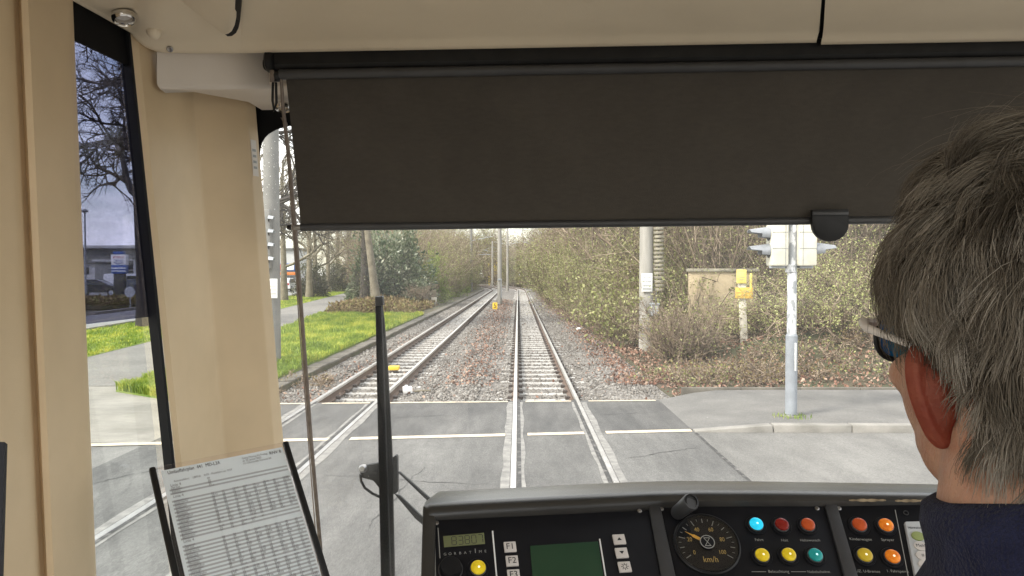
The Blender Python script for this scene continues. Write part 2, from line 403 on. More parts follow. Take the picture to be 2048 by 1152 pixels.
class MB:
    def __init__(s):
        s.v, s.f = [], []
    def add(s, vs, fs):
        b = len(s.v)
        s.v += [Vector(p) for p in vs]
        s.f += [tuple(i + b for i in f) for f in fs]
        return s
    def poly(s, pts):
        return s.add(pts, [tuple(range(len(pts)))])
    def prism(s, pts, off):
        n = len(pts)
        pts = [Vector(p) for p in pts]
        off = Vector(off)
        a = pts + [p + off for p in pts]
        fs = [tuple(range(n - 1, -1, -1)), tuple(range(n, 2 * n))]
        fs += [(i, (i + 1) % n, n + (i + 1) % n, n + i) for i in range(n)]
        return s.add(a, fs)
    def box(s, c, size, rot=None):
        c = Vector(c)
        x, y, z = (d / 2 for d in size)
        vs = [Vector((sx * x, sy * y, sz * z)) for sz in (-1, 1) for sy in (-1, 1) for sx in (-1, 1)]
        if rot is not None:
            vs = [rot @ v for v in vs]
        return s.add([v + c for v in vs], [(0, 2, 3, 1), (4, 5, 7, 6), (0, 1, 5, 4), (2, 6, 7, 3), (0, 4, 6, 2), (1, 3, 7, 5)])
    def tube(s, pts, rad, n=10, cap=True, flat=1.0):
        pts = [Vector(p) for p in pts]
        m = len(pts)
        if not isinstance(rad, (list, tuple)):
            rad = [rad] * m
        vs, prev = [], None
        for i, p in enumerate(pts):
            d = (pts[min(i + 1, m - 1)] - pts[max(i - 1, 0)]).normalized()
            if prev is None:
                a = Vector((0, 0, 1)) if abs(d.z) < 0.9 else Vector((1, 0, 0))
                u = d.cross(a).normalized()
            else:
                u = (prev - d * prev.dot(d)).normalized()
            prev = u
            w = d.cross(u)
            for k in range(n):
                t = 2 * PI * k / n
                vs.append(p + (u * math.cos(t) + w * math.sin(t) * flat) * rad[i])
        fs = []
        for i in range(m - 1):
            for k in range(n):
                a, b = i * n + k, i * n + (k + 1) % n
                fs.append((a, b, b + n, a + n))
        if cap:
            fs.append(tuple(range(n - 1, -1, -1)))
            fs.append(tuple((m - 1) * n + k for k in range(n)))
        return s.add(vs, fs)
    def lathe(s, prof, o, axis=(0, 0, 1), n=24, close=True):
        o, ax = Vector(o), Vector(axis).normalized()
        a = Vector((0, 0, 1)) if abs(ax.z) < 0.9 else Vector((1, 0, 0))
        u = ax.cross(a).normalized()
        w = ax.cross(u)
        vs = []
        for r, h in prof:
            for k in range(n):
                t = 2 * PI * k / n
                vs.append(o + ax * h + (u * math.cos(t) + w * math.sin(t)) * r)
        fs = []
        for i in range(len(prof) - 1):
            for k in range(n):
                p, q = i * n + k, i * n + (k + 1) % n
                fs.append((p, q, q + n, p + n))
        if close:
            fs.append(tuple(range(n - 1, -1, -1)))
            fs.append(tuple((len(prof) - 1) * n + k for k in range(n)))
        return s.add(vs, fs)
    def sphere(s, c, r, nu=16, nv=10, rot=None):
        c = Vector(c)
        if not isinstance(r, (list, tuple)):
            r = (r, r, r)
        vs, fs = [], []
        for j in range(nv + 1):
            ph = PI * j / nv
            for i in range(nu):
                th = 2 * PI * i / nu
                v = Vector((r[0] * math.sin(ph) * math.cos(th), r[1] * math.sin(ph) * math.sin(th), r[2] * math.cos(ph)))
                if rot is not None:
                    v = rot @ v
                vs.append(c + v)
        for j in range(nv):
            for i in range(nu):
                a, b = j * nu + i, j * nu + (i + 1) % nu
                fs.append((a, a + nu, b + nu, b))
        return s.add(vs, fs)
    def loft(s, rows, closed=False):
        n = len(rows[0])
        vs = [p for r in rows for p in r]
        fs = []
        for i in range(len(rows) - 1):
            for k in range(n if closed else n - 1):
                a, b = i * n + k, i * n + (k + 1) % n
                fs.append((a, b, b + n, a + n))
        return s.add(vs, fs)
    def mesh(s, name, org=Vector((0, 0, 0))):
        me = bpy.data.meshes.new(name)
        me.from_pydata([tuple(v - org) for v in s.v], [], s.f)
        return me
    def build(s, name, m, parent=None, smooth=40, bevel=0.0, seg=2, label=None, weld=True, solid=0.0):
        org = ORG[parent.name] if parent is not None else Vector((0, 0, 0))
        me = s.mesh(name, org)
        bm = bmesh.new()
        bm.from_mesh(me)
        if weld:
            bmesh.ops.remove_doubles(bm, verts=bm.verts, dist=1e-5)
        if solid:
            r = bmesh.ops.solidify(bm, geom=bm.faces[:], thickness=solid)
        bmesh.ops.recalc_face_normals(bm, faces=bm.faces)
        if bevel:
            es = [e for e in bm.edges if len(e.link_faces) == 2 and e.calc_face_angle(0) > R(28)]
            bmesh.ops.bevel(bm, geom=es, offset=bevel, segments=seg, profile=0.5, affect='EDGES', clamp_overlap=True)
        bm.to_mesh(me)
        bm.free()
        if smooth:
            me.polygons.foreach_set('use_smooth', [True] * len(me.polygons))
            me.set_sharp_from_angle(angle=R(smooth))
        if m is not None:
            me.materials.append(m)
        o = link(name, me, parent)
        if label: o['label'] = label
        return o

def npmesh(name, V, FA, m, parent=None, rnd=None, smooth=False):
    """V (n,3), FA (k, 3 or 4), rnd per vertex"""
    V = np.asarray(V, dtype=np.float32)
    FA = np.asarray(FA, dtype=np.int32)
    if parent is not None:
        V = V - np.array(ORG[parent.name], dtype=np.float32)
    me = bpy.data.meshes.new(name)
    me.vertices.add(len(V))
    me.vertices.foreach_set('co', V.ravel())
    k = FA.shape[1]
    me.loops.add(FA.size)
    me.loops.foreach_set('vertex_index', FA.ravel())
    me.polygons.add(len(FA))
    me.polygons.foreach_set('loop_start', np.arange(len(FA), dtype=np.int32) * k)
    me.polygons.foreach_set('loop_total', np.full(len(FA), k, dtype=np.int32))
    if smooth:
        me.polygons.foreach_set('use_smooth', np.ones(len(FA), dtype=bool))
    if rnd is not None:
        a = me.attributes.new('rnd', 'FLOAT', 'POINT')
        a.data.foreach_set('value', np.asarray(rnd, dtype=np.float32))
    me.update(calc_edges=True)
    me.materials.append(m)
    return link(name, me, parent)

def unit(a):
    return a / np.maximum(np.linalg.norm(a, axis=1, keepdims=True), 1e-9)
def seg_tubes(S, rng, n=3):
    """S (k,8): p0 p1 r0 r1 -> verts, quads, rnd (per vertex)"""
    S = np.asarray(S, dtype=np.float64)
    p0, p1, r0, r1 = S[:, 0:3], S[:, 3:6], S[:, 6], S[:, 7]
    d = unit(p1 - p0)
    a = np.where(np.abs(d[:, 2:3]) < 0.9, np.array([[0, 0, 1.0]]), np.array([[1.0, 0, 0]]))
    u = unit(np.cross(d, a))
    w = np.cross(d, u)
    rings = []
    for k in range(n):
        t = 2 * PI * k / n
        e = u * math.cos(t) + w * math.sin(t)
        rings.append((p0 + e * r0[:, None], p1 + e * r1[:, None]))
    V = np.stack([rings[k][j] for j in (0, 1) for k in range(n)], axis=1).reshape(-1, 3)
    b = np.arange(len(S)) * 2 * n
    FA = np.stack([np.stack([b + k, b + (k + 1) % n, b + n + (k + 1) % n, b + n + k], 1) for k in range(n)], 1).reshape(-1, 4)
    rv = np.repeat(rng.random(len(S)), 2 * n)
    return V, FA, rv
def leaf_quads(P, size, rng, up=0.3, asp=0.55, jitter=0.4, D=None):
    """diamond leaves at P"""
    P = np.asarray(P, dtype=np.float64)
    k = len(P)
    d = unit(rng.normal(size=(k, 3))) if D is None else unit(D + 0.5 * rng.normal(size=(k, 3)))
    nrm = unit(rng.normal(size=(k, 3)) + np.array([[0, 0, up]]))
    w = unit(np.cross(d, nrm))
    s = (size * (1 + jitter * (rng.random(k) * 2 - 1)))[:, None]
    V = np.stack([P, P + d * s * 0.5 + w * s * asp * 0.5, P + d * s, P + d * s * 0.5 - w * s * asp * 0.5], 1).reshape(-1, 3)
    b = np.arange(k) * 4
    FA = np.stack([b, b + 1, b + 2, b + 3], 1)
    return V, FA, np.repeat(rng.random(k), 4)
def joinp(parts):
    Vs, Fs, Rs, off = [], [], [], 0
    for V, FA, rv in parts:
        Vs.append(V); Fs.append(FA + off); Rs.append(rv)
        off += len(V)
    return np.concatenate(Vs), np.concatenate(Fs), np.concatenate(Rs)
def place(P, loc, rz=0.0, sc=1.0, sz=None, shift=0.0):
    V, FA, rv = P
    c, s = math.cos(rz), math.sin(rz)
    W = np.empty_like(V)
    W[:, 0] = (V[:, 0] * c - V[:, 1] * s) * sc + loc[0]
    W[:, 1] = (V[:, 0] * s + V[:, 1] * c) * sc + loc[1]
    W[:, 2] = V[:, 2] * (sz or sc) + loc[2]
    return W, FA, np.clip(rv + shift, 0, 1)

# lettering: glyph outlines of the built-in font as mesh
_tc = {}
def text_geo(s, size=1.0, align='CENTER'):
    key = (s, align)
    if key not in _tc:
        cu = bpy.data.curves.new('txt', 'FONT')
        cu.body = s
        cu.align_x = align
        cu.align_y = 'CENTER'
        cu.resolution_u = 3
        ob = bpy.data.objects.new('txt', cu)
        me = ob.to_mesh()
        _tc[key] = ([v.co.copy() for v in me.vertices], [tuple(p.vertices) for p in me.polygons])
        ob.to_mesh_clear()
        bpy.data.objects.remove(ob)
        bpy.data.curves.remove(cu)
    vs, fs = _tc[key]
    return [v * size for v in vs], fs
def add_text(mb, s, size, o, u, v, align='CENTER', lift=0.0006, sx=1.0):
    vs, fs = text_geo(s, size, align)
    u, v, o = Vector(u), Vector(v), Vector(o)
    n = u.cross(v).normalized()
    mb.add([o + u * (p.x * sx) + v * p.y + n * lift for p in vs], fs)
# ================================================================== OUTDOORS: ground, roads, tracks
RC = 135.0
YC = 92.0
def cxo(y):
    if y <= YC: return 0.0
    t = min(y - YC, RC * 0.95)
    return -(RC - math.sqrt(RC * RC - t * t))
def tp(s, off):
    """point along the line: s metres ahead, off to the right of the camera's own line"""
    if s <= YC: return Vector((off, s, 0))
    a = (s - YC) / RC
    return Vector((-RC + (RC + off) * math.cos(a), YC + (RC + off) * math.sin(a), 0))
def xl(y, off):
    return off - 0.128 * (y - 28.0)
_hr = random.Random(5)
_ph = [(_hr.uniform(0.1, 0.9), _hr.uniform(0.1, 0.9), _hr.uniform(0, 6)) for _ in range(5)]
def nz(x, y):
    return sum(math.sin(a * x + b * y + c) for a, b, c in _ph) / 5
def hz(x, y):
    xr = x - cxo(y)
    if y < 12.6 and xr > -70: return -0.32
    if -4.3 < xr < 2.7: return -0.33
    if xr >= 2.7:
        d = min(1.0, (xr - 2.7) / 7.0)
        e = min(1.0, max(0.0, (y - 12.6) / 5.0))
        return -0.17 + (1.3 * d * d * (3 - 2 * d) + 0.08 * nz(x, y)) * (0.25 + 0.75 * e) * e + 0.05 * e
    return -0.035 + 0.02 * nz(x * 0.6, y * 0.6)
xs = [-600, -300, -150, -110, -80, -60, -45] + [-36 + 1.2 * i for i in range(26)] + [-4.6, -4.31, -4.29, 2.69, 2.71] + [3 + 0.5 * i for i in range(20)] + [14, 17, 22, 30, 45, 80, 150, 300, 600]
xs = sorted(xs)
ys = [-300, -80, -20, 0, 6, 12.55, 12.65] + [13 + 0.6 * i for i in range(14)] + [22 + 1.5 * i for i in range(24)] + [58 + 4 * i for i in range(38)] + [230, 300, 450, 800]
mb = MB()
# beyond the bend the grid lines follow the line of the track
rows = [[Vector((x + cxo(y), y, hz(x + cxo(y), y))) for x in xs] for y in ys]
mb.loft(rows)
tag(mb.build('ground', M['soil'], smooth=60), kind='structure')

def slab(name, pts, top, thick, m, kind='structure'):
    mb = MB()
    mb.prism([Vector((x, y, top)) for x, y in pts], (0, 0, -thick))
    return tag(mb.build(name, m, smooth=0), kind=kind)
XL, XR = -4.43, 2.26
def edge(x): return 11.75 + 0.06 * x          # far edge of the crossing
def line(x): return 9.27 + 0.12 * x           # edge line of the carriageway
slab('crossing_road', [(XL, -12), (XR, -12), (XR, line(XR)), (XL, line(XL))], 0.0, 0.3, M['asphalt_dusty'])
slab('crossing_walkway', [(XL, line(XL)), (XR, line(XR)), (XR, edge(XR)), (XL, edge(XL))], 0.0, 0.3, M['asphalt'])
slab('side_road', [(XR, -12), (60, -12), (60, 9.45), (XR, 9.45)], -0.004, 0.3, M['asphalt_light'])
slab('cross_street', [(XL, -12), (XL, 8.72), (-60, 8.5), (-60, -12)], -0.004, 0.3, M['asphalt_light'])
mb = MB()
pv_ = [(XR, 9.62, 11.88, 0.0), (2.55, 9.62, 12.05, 0.022), (2.9, 9.62, 12.25, 0.05), (3.3, 9.62, 12.36, 0.078), (4.2, 9.62, 12.37, 0.085), (60, 9.62, 12.72, 0.085)]
mb.loft([[Vector((x, a, z - 0.3)) for x, a, b, z in pv_], [Vector((x, a, z)) for x, a, b, z in pv_], [Vector((x, b, z)) for x, a, b, z in pv_], [Vector((x, b, z - 0.3)) for x, a, b, z in pv_]])
tag(mb.build('pavement', M['pave'], smooth=20), kind='structure')
slab('forecourt_pavement', [(XL, 8.76), (XL, 11.45), (-4.68, 11.5), (-4.68, 13.4), (-60, 13.4), (-60, 8.54)], 0.0, 0.3, M['apron'])
# kerbs
mb = MB()
for i in range(40):
    x0 = XR + 0.02 + i * 1.0
    kz = 0.05 if i == 0 else 0.092
    mb.box((x0 + 0.497, 9.535, kz - 0.135), (0.99, 0.16, 0.27), Matrix.Rotation(-0.08 if i == 0 else 0.0, 3, 'Y'))
tag(mb.build('kerb', M['kerb'], bevel=0.012), kind='structure')
mb = MB()
for i in range(40):
    x0 = 2.75 + i * 1.0
    y0 = 12.28 + 0.0062 * (x0 - 2.75) * 1.0
    mb.box((x0 + 0.497, y0 + 0.1 + 0.06, -0.035), (0.99, 0.08, 0.3), Matrix.Rotation(0.006, 3, 'Z'))
tag(mb.build('edging_kerb', M['trough'], bevel=0.01), kind='structure')
mb = MB()
for i in range(30):
    mb.box((XL - 0.5 - i, 8.74 - 0.004 * i, -0.145), (0.985, 0.1, 0.3))
tag(mb.build('flush_kerb', M['trough'], bevel=0.006), kind='structure')
# cable trough beside the ballast, segment by segment up the line
mb = MB()
s = 12.0
while s < 150:
    a, b = tp(s, -4.48), tp(s + 0.985, -4.48)
    ang = math.atan2(b.y - a.y, b.x - a.x)
    rr = Matrix.Rotation(ang, 3, 'Z')
    mb.box((a + b) / 2 + Vector((0, 0, -0.175 + 0.010 * math.sin(s * 9.1))), (0.985, 0.34, 0.32), rr @ Matrix.Rotation(0.012 * math.sin(s * 5.3), 3, 'X'))
    s += 1.0
tag(mb.build('trough_kerb', M['trough'], bevel=0.012, seg=1), kind='structure')
# painted lines
def strip(pts, w, z, name, m):
    mb = MB()
    lo, hi = [], []
    for i, (x, y) in enumerate(pts):
        lo.append(Vector((x, y - w / 2, z))); hi.append(Vector((x, y + w / 2, z)))
    mb.loft([lo, hi])
    return tag(mb.build(name, m, smooth=0), kind='structure')
def gapxs(x0, x1):
    gaps = [(-3.31, -3.06), (-2.31, -2.06), (-0.16, 0.12), (0.84, 1.12)]
    out, a = [], x0
    for g0, g1 in gaps:
        if g0 > a and g1 < x1:
            out.append((a, g0)); a = g1
    out.append((a, x1))
    return out
mb = MB()
for a, b in gapxs(-5.2, 2.24):
    n = max(2, int((b - a) / 0.3))
    lo = [Vector((a + (b - a) * i / n, line(a + (b - a) * i / n) - 0.075, 0.006)) for i in range(n + 1)]
    hi = [p + Vector((0, 0.15, 0)) for p in lo]
    mb.loft([lo, hi])
tag(mb.build('edge_line', M['paint'], smooth=0), kind='structure')
mb = MB()
for a, b in gapxs(-4.4, 2.2):
    lo = [Vector((a + (b - a) * i / 6, edge(a + (b - a) * i / 6) - 0.13, 0.006)) for i in range(7)]
    hi = [p + Vector((0, 0.09, 0)) for p in lo]
    mb.loft([lo, hi])
tag(mb.build('crossing_edge_line', M['paint'], smooth=0), kind='structure')

# cracks and tarred seams in the crossing
rc = random.Random(31)
mb = MB()
for x0, y0, dx, dy, n in ((0.12, 11.1, 0.74, 0.04, 12), (-1.9, 10.3, 1.2, 0.35, 16), (1.2, 8.1, 0.9, 0.5, 14), (-1.95, 7.4, 1.7, -0.35, 20), (-4.3, 6.8, 0.9, 1.3, 16), (1.15, 10.6, 1.0, 0.25, 12), (0.15, 6.9, 0.7, 0.15, 10), (-1.2, 5.8, 0.2, 1.9, 18)):
    lo, hi = [], []
    for i in range(n + 1):
        f = i / n
        c = Vector((x0 + dx * f + rc.uniform(-0.03, 0.03), y0 + dy * f + rc.uniform(-0.03, 0.03), 0.0045))
        w_ = rc.uniform(0.003, 0.010) * (0.3 + 0.7 * math.sin(PI * f))
        a = Vector((-dy, dx, 0)).normalized() * w_
        lo.append(c - a); hi.append(c + a)
    mb.loft([lo, hi])
for x0, x1, y0 in ((XR - 0.012, XR + 0.014, 4.0),):
    n = 24
    lo = [Vector((x0 + rc.uniform(-0.008, 0.0), y0 + (9.4 - y0) * i / n, 0.005)) for i in range(n + 1)]
    hi = [Vector((x1 + rc.uniform(0.0, 0.012), y0 + (9.4 - y0) * i / n, 0.005)) for i in range(n + 1)]
    mb.loft([lo, hi])
tag(mb.build('road_cracks', M['groove'], smooth=0), kind='structure')
# left side: path, verge, road
def lane(name, o0, o1, y0, y1, z, m, th=0.25):
    return slab(name, [(xl(y0, o0), y0), (xl(y0, o1), y0), (xl(y1, o1), y1), (xl(y1, o0), y1)], z, th, m)
lane('footpath', -11.7, -8.75, 13.2, 130, 0.012, M['path'])
lane('street', -19.7, -15.6, 13.2, 170, 0.008, M['road'])
lane('car_park', -60, -24.2, 13.2, 170, 0.004, M['road'])
lane('street_kerb', -15.6, -15.45, 13.2, 170, 0.1, M['kerb'], 0.3)
lane('lane_line', -17.7, -17.58, 20, 60, 0.014, M['paint'], 0.006)
lane('planter_kerb', -20.0, -19.7, 36, 62, 0.13, M['kerb'], 0.3)
lane('turf', -15.45, -11.7, 13.2, 130, 0.02, M['turf'], 0.2)
def gstrip(y): return xl(y, -8.75)
pts = [(-4.66, 12.0), (-4.66, 36.5), (gstrip(36.5), 36.5), (gstrip(20), 20), (gstrip(14.5), 14.5), (-6.9, 12.6), (-5.6, 11.75)]
slab('grass_bed', pts, 0.03, 0.3, M['turf'])

# ------------------------------------------------------------------ ballast
rngb = np.random.default_rng(11)
CL, CRT, GA = -2.74, 0.455, 0.5
def bh(x, y=0):
    """ballast surface height across the line"""
    h = -0.145
    for c in (CL, CRT):
        d = abs(x - c)
        if d < 0.44: h = -0.205
        elif d < 0.62: h = min(h, -0.20)
        elif d < 0.95: h = min(h, -0.165)
    if x > 1.6: h = -0.15 - 0.02 * (x - 1.6)
    if -1.4 < x < -0.7: h = -0.10
    return h
bx = [-4.32, -3.9, -3.6, -3.37, -3.2, -3.1, -2.4, -2.3, -2.1, -1.9, -1.5, -1.05, -0.6, -0.3, -0.17, 0.0, 0.1, 0.8, 0.9, 1.1, 1.3, 1.6, 2.0, 2.72]
bs_ = [11.3] + [12 + 0.5 * i for i in range(60)] + [42 + 3 * i for i in range(40)]
mb = MB()
mb.loft([[tp(s, x) + Vector((0, 0, bh(x) + float(rngb.normal()) * 0.008)) for x in bx] for s in bs_])
ballast = tag(mb.build('ballast_bed', M['ballast'], smooth=60), kind='structure')
# loose stones on it
def stones(n, y0, y1, x0, x1, smin, smax, clear=False):
    X = rngb.uniform(x0, x1, n)
    t = rngb.random(n)
    Y = y0 + (y1 - y0) * t ** 1.25
    keep = np.ones(n, bool)
    for c in (CL, CRT):
        for r_ in (-GA, GA):
            keep &= np.abs(X - (c + r_)) > 0.06
    keep &= Y > 11.80 + 0.06 * X
    X, Y = X[keep], Y[keep]
    k = len(X)
    Z = np.array([bh(a) for a in X]) + 0.004
    base = np.array([(1, 0, 0), (0, 1, 0), (-1, 0, 0), (0, -1, 0), (0, 0, 1), (0, 0, -1)], float)
    V = base[None] * (1 + 0.35 * rngb.normal(size=(k, 6, 1)).clip(-1.5, 1.5))
    V = V + 0.25 * rngb.normal(size=(k, 6, 3))
    sc = rngb.uniform(smin, smax, k)
    V = V * sc[:, None, None]
    V[:, :, 2] *= 0.8
    V[:, :, 0] += X[:, None]; V[:, :, 1] += Y[:, None]; V[:, :, 2] += Z[:, None]
    T = np.array([(0, 1, 4), (1, 2, 4), (2, 3, 4), (3, 0, 4), (1, 0, 5), (2, 1, 5), (3, 2, 5), (0, 3, 5)])
    FA = (np.arange(k)[:, None, None] * 6 + T[None]).reshape(-1, 3)
    return V.reshape(-1, 3), FA, np.repeat(rngb.random(k), 6)
st = joinp([stones(30000, 11.6, 30, -4.28, 2.65, 0.015, 0.037), stones(15000, 29, 60, -4.28, 2.65, 0.022, 0.045)])
tag(npmesh('ballast_stones', st[0], st[1], M['stone'], rnd=st[2]), kind='stuff')

# fallen leaves: between the tracks, along the right edge and over the bank
def leaves_on(n, fx, y0, y1, pw=1.2):
    Y = y0 + (y1 - y0) * rngb.random(n) ** pw
    X = fx(n, Y)
    Z = np.array([(bh(a) + 0.012 if a < 2.7 else hz(a + cxo(b), b) + 0.03) for a, b in zip(X, Y)]) + rngb.random(n) * 0.03
    XX = X + np.array([cxo(b) for b in Y])
    return leaf_quads(np.stack([XX, Y, Z], 1), 0.062, rngb, up=2.0, asp=0.7)
lv = [leaves_on(4200, lambda n, Y: rngb.normal(-1.0, 0.36, n).clip(-1.8, -0.4), 14, 60),
      leaves_on(8500, lambda n, Y: 2.45 + 0.35 * rngb.normal(size=n) + 0.0 * Y, 14.5, 75, 1.4),
      leaves_on(9500, lambda n, Y: 2.75 + rngb.random(n) * 6.5, 12.7, 22, 1.1),
      leaves_on(500, lambda n, Y: rngb.uniform(-4.2, 2.6, n), 12.2, 60),
      leaves_on(600, lambda n, Y: rngb.normal(-3.45, 0.22, n).clip(-4.2, -3.2), 12.2, 26)]
lv = joinp(lv)
tag(npmesh('leaf_litter', lv[0], lv[1], M['leaf_litter'], rnd=lv[2]), kind='stuff')

# ------------------------------------------------------------------ tracks
SL = None
def track(c, label):
    t = thing('tram_track', label, 'railway track', (c, 12, -0.2), 'tram tracks ahead of the cab')
    for sd in (-GA, GA):
        web, head = [], []
        ss = [-10 + 2 * i for i in range(51)] + [YC + 2.5 * i for i in range(1, 38)]
        for s_ in ss:
            def pr(u, z):
                p = tp(s_, c + sd + u); p.z = z; return p
            head.append([pr(-0.034, -0.035), pr(-0.034, -0.004), pr(-0.026, 0.007), pr(0.026, 0.007), pr(0.034, -0.004), pr(0.034, -0.035)])
            web.append([pr(-0.014, -0.034), pr(-0.014, -0.13), pr(-0.07, -0.15), pr(-0.07, -0.165), pr(0.07, -0.165), pr(0.07, -0.15), pr(0.014, -0.13), pr(0.014, -0.034)])
        mb = MB(); mb.loft(web, closed=True)
        w_ = mb.build('rail', M['railweb'], t, smooth=30)
        mb = MB(); mb.loft(head, closed=True)
        mb.build('rail_head', M['rail'], w_, smooth=30)
        # through the crossing: flange groove on the inner side, mastic joints on both
        k = -1 if sd > 0 else 1
        mb = MB()
        for u0, u1 in ((0.036, 0.12), (-0.12, -0.036)):
            y1 = edge(c) - 0.15
            n = 44
            lo, hi = [], []
            for i in range(n + 1):
                y = -9.5 + (y1 + 9.5) * i / n
                j0, j1 = 0.012 * math.sin(i * 2.3 + c), 0.014 * math.sin(i * 1.7 + 2 * c)
                lo.append(Vector((c + sd + u0 + (j0 if u0 < 0 else 0), y, 0.0035)))
                hi.append(Vector((c + sd + u1 + (j1 if u1 > 0 else 0), y, 0.0035)))
            mb.loft([lo, hi])
        mb.build('mastic_joint', M['mastic'], t, smooth=0)
        mb = MB()
        g0, g1 = (c + sd + k * 0.036, c + sd + k * 0.078)
        mb.poly([(g0, -9.5, 0.0065), (g1, -9.5, 0.0065), (g1, edge(c) + 0.1, 0.0065), (g0, edge(c) + 0.1, 0.0065)])
        mb.build('flange_groove', M['groove'], t, smooth=0)
    # sleepers
    rs = random.Random(int(c * 100))
    mb = MB()
    hw, L2 = 0.105, 0.86
    prof = [(-L2, -0.16), (-0.62, -0.158), (-0.42, -0.165), (-0.3, -0.178), (0.3, -0.178), (0.42, -0.165), (0.62, -0.158), (L2, -0.16)]
    top_a = [Vector((x, -hw + 0.02, z)) for x, z in prof]; top_b = [Vector((x, hw - 0.02, z)) for x, z in prof]
    bot_a = [Vector((x, -hw, z - 0.12)) for x, z in prof]; bot_b = [Vector((x, hw, z - 0.12)) for x, z in prof]
    mb.loft([bot_a, top_a, top_b, bot_b])
    proto = mb.mesh('sleeper')
    proto.materials.append(M['sleeper'])
    ss = [12.25 + 0.66 * i for i in range(190)]
    rest = MB()
    fm = MB()
    for i, s_ in enumerate(ss):
        p = tp(s_, c)
        a = 0 if s_ <= YC else (s_ - YC) / RC
        if i < 100:
            o = link('sleeper', proto, t)
            ORG[o.name] = Vector((0, 0, 0))
            o.location = p - ORG[t.name] + Vector((rs.uniform(-0.03, 0.03), rs.uniform(-0.02, 0.02), rs.uniform(-0.006, 0.004)))
            o.rotation_euler = (0, 0, a + rs.uniform(-0.012, 0.012))
        else:
            rest.box(p + Vector((0, 0, -0.22)), (1.72, 0.2, 0.12), Matrix.Rotation(a, 3, 'Z'))
        if s_ < 60:
            for sd in (-GA, GA):
                for q in (-0.075, 0.075):
                    fm.box(p + Vector((sd + q * 1.25, 0, -0.14)), (0.075, 0.11, 0.05), Matrix.Rotation(rs.uniform(-0.2, 0.2), 3, 'Z'))
    r_ = rest.build('sleepers', M['sleeper'], t, smooth=0)
    r_['kind'] = 'stuff'
    fo = fm.build('rail_fastenings', M['fast'], t, smooth=0)
    fo['kind'] = 'stuff'
    return t
track(CRT, 'straight track the tram is running on, with pale sleepers between bright rails')
track(CL, 'neighbouring track to the left with rust-sided rails, beside the cable trough')

# small things on the ballast
def T0(name, label, cat, p, **k): return thing(name, label, cat, p, **k)
p = gnd(788, 742, -0.16)
t = thing('track_magnet', 'small yellow box lying between the rails of the left track', 'track magnet', p)
mb = MB(); mb.box(p + Vector((0, 0, 0.07)), (0.24, 0.2, 0.085)); mb.build('box', M['sign_yellow'], t, bevel=0.01)
mb = MB(); mb.box(p + Vector((0, 0, 0.015)), (0.16, 0.3, 0.03)); mb.build('bracket', M['fast'], t, bevel=0.004)
p = gnd(815, 786, -0.15)
t = thing('cable_box', 'small white plastic box on the ballast right of the left track', 'cable box', p)
mb = MB(); mb.box(p + Vector((0, 0, 0.06)), (0.16, 0.16, 0.11), Matrix.Rotation(0.3, 3, 'Z')); mb.build('housing', M['sign_white'], t, bevel=0.012)
mb = MB(); mb.lathe([(0.03, 0), (0.03, 0.02), (0.02, 0.03)], p + Vector((-0.02, 0, 0.115)), n=12); mb.build('lid', M['sign_white'], t)
mb = MB(); a = p + Vector((0.12, -0.02, 0.03)); mb.tube([a, a + Vector((0.16, 0.03, 0.01)), a + Vector((0.3, 0.1, 0.0))], [0.018, 0.022, 0.016], n=7)
tag(mb.build('wooden_stick', M['bark']), 'short mossy stick lying beside the white box on the ballast', 'stick')
p = gnd(1158, 661, -0.13)
mb = MB(); mb.sphere(p + Vector((0, 0, 0.06)), (0.11, 0.08, 0.06), 9, 6)
for i, v in enumerate(mb.v): v += Vector((_hr.uniform(-1, 1), _hr.uniform(-1, 1), _hr.uniform(-1, 1))) * 0.012
tag(mb.build('pale_stone', M['sign_white'], smooth=25), 'single white stone at the right edge of the ballast by the leaves', 'stone')
p = gnd(990, 622, -0.15)
t = thing('kilometre_post', 'small yellow plate with black number 5 low on the ballast between tracks', 'marker sign', p)
mb = MB(); mb.box(p + Vector((0, 0, 0.14)), (0.03, 0.03, 0.3)); mb.build('post', M['galv'], t)
mb = MB(); mb.box(p + Vector((0, -0.025, 0.3)), (0.28, 0.015, 0.38)); pl = mb.build('plate', M['sign_yellow'], t, bevel=0.004)
mb = MB(); add_text(mb, '5', 0.36, p + Vector((0, -0.033, 0.3)), (1, 0, 0), (0, 0, 1), lift=0.003)
mb.build('number', M['black_print'], pl, smooth=0)
p = gnd(868, 612, -0.03)
t = thing('concrete_stub_post', 'stubby square concrete post with dark top beside the left cable trough', 'post', p)
mb = MB(); mb.box(p + Vector((0, 0, 0.28)), (0.32, 0.3, 0.58)); mb.build('base', M['post_white'], t, bevel=0.02)
mb = MB(); mb.box(p + Vector((0, 0, 0.78)), (0.30, 0.28, 0.44)); mb.build('dark_top', M['bark'], t, bevel=0.03)

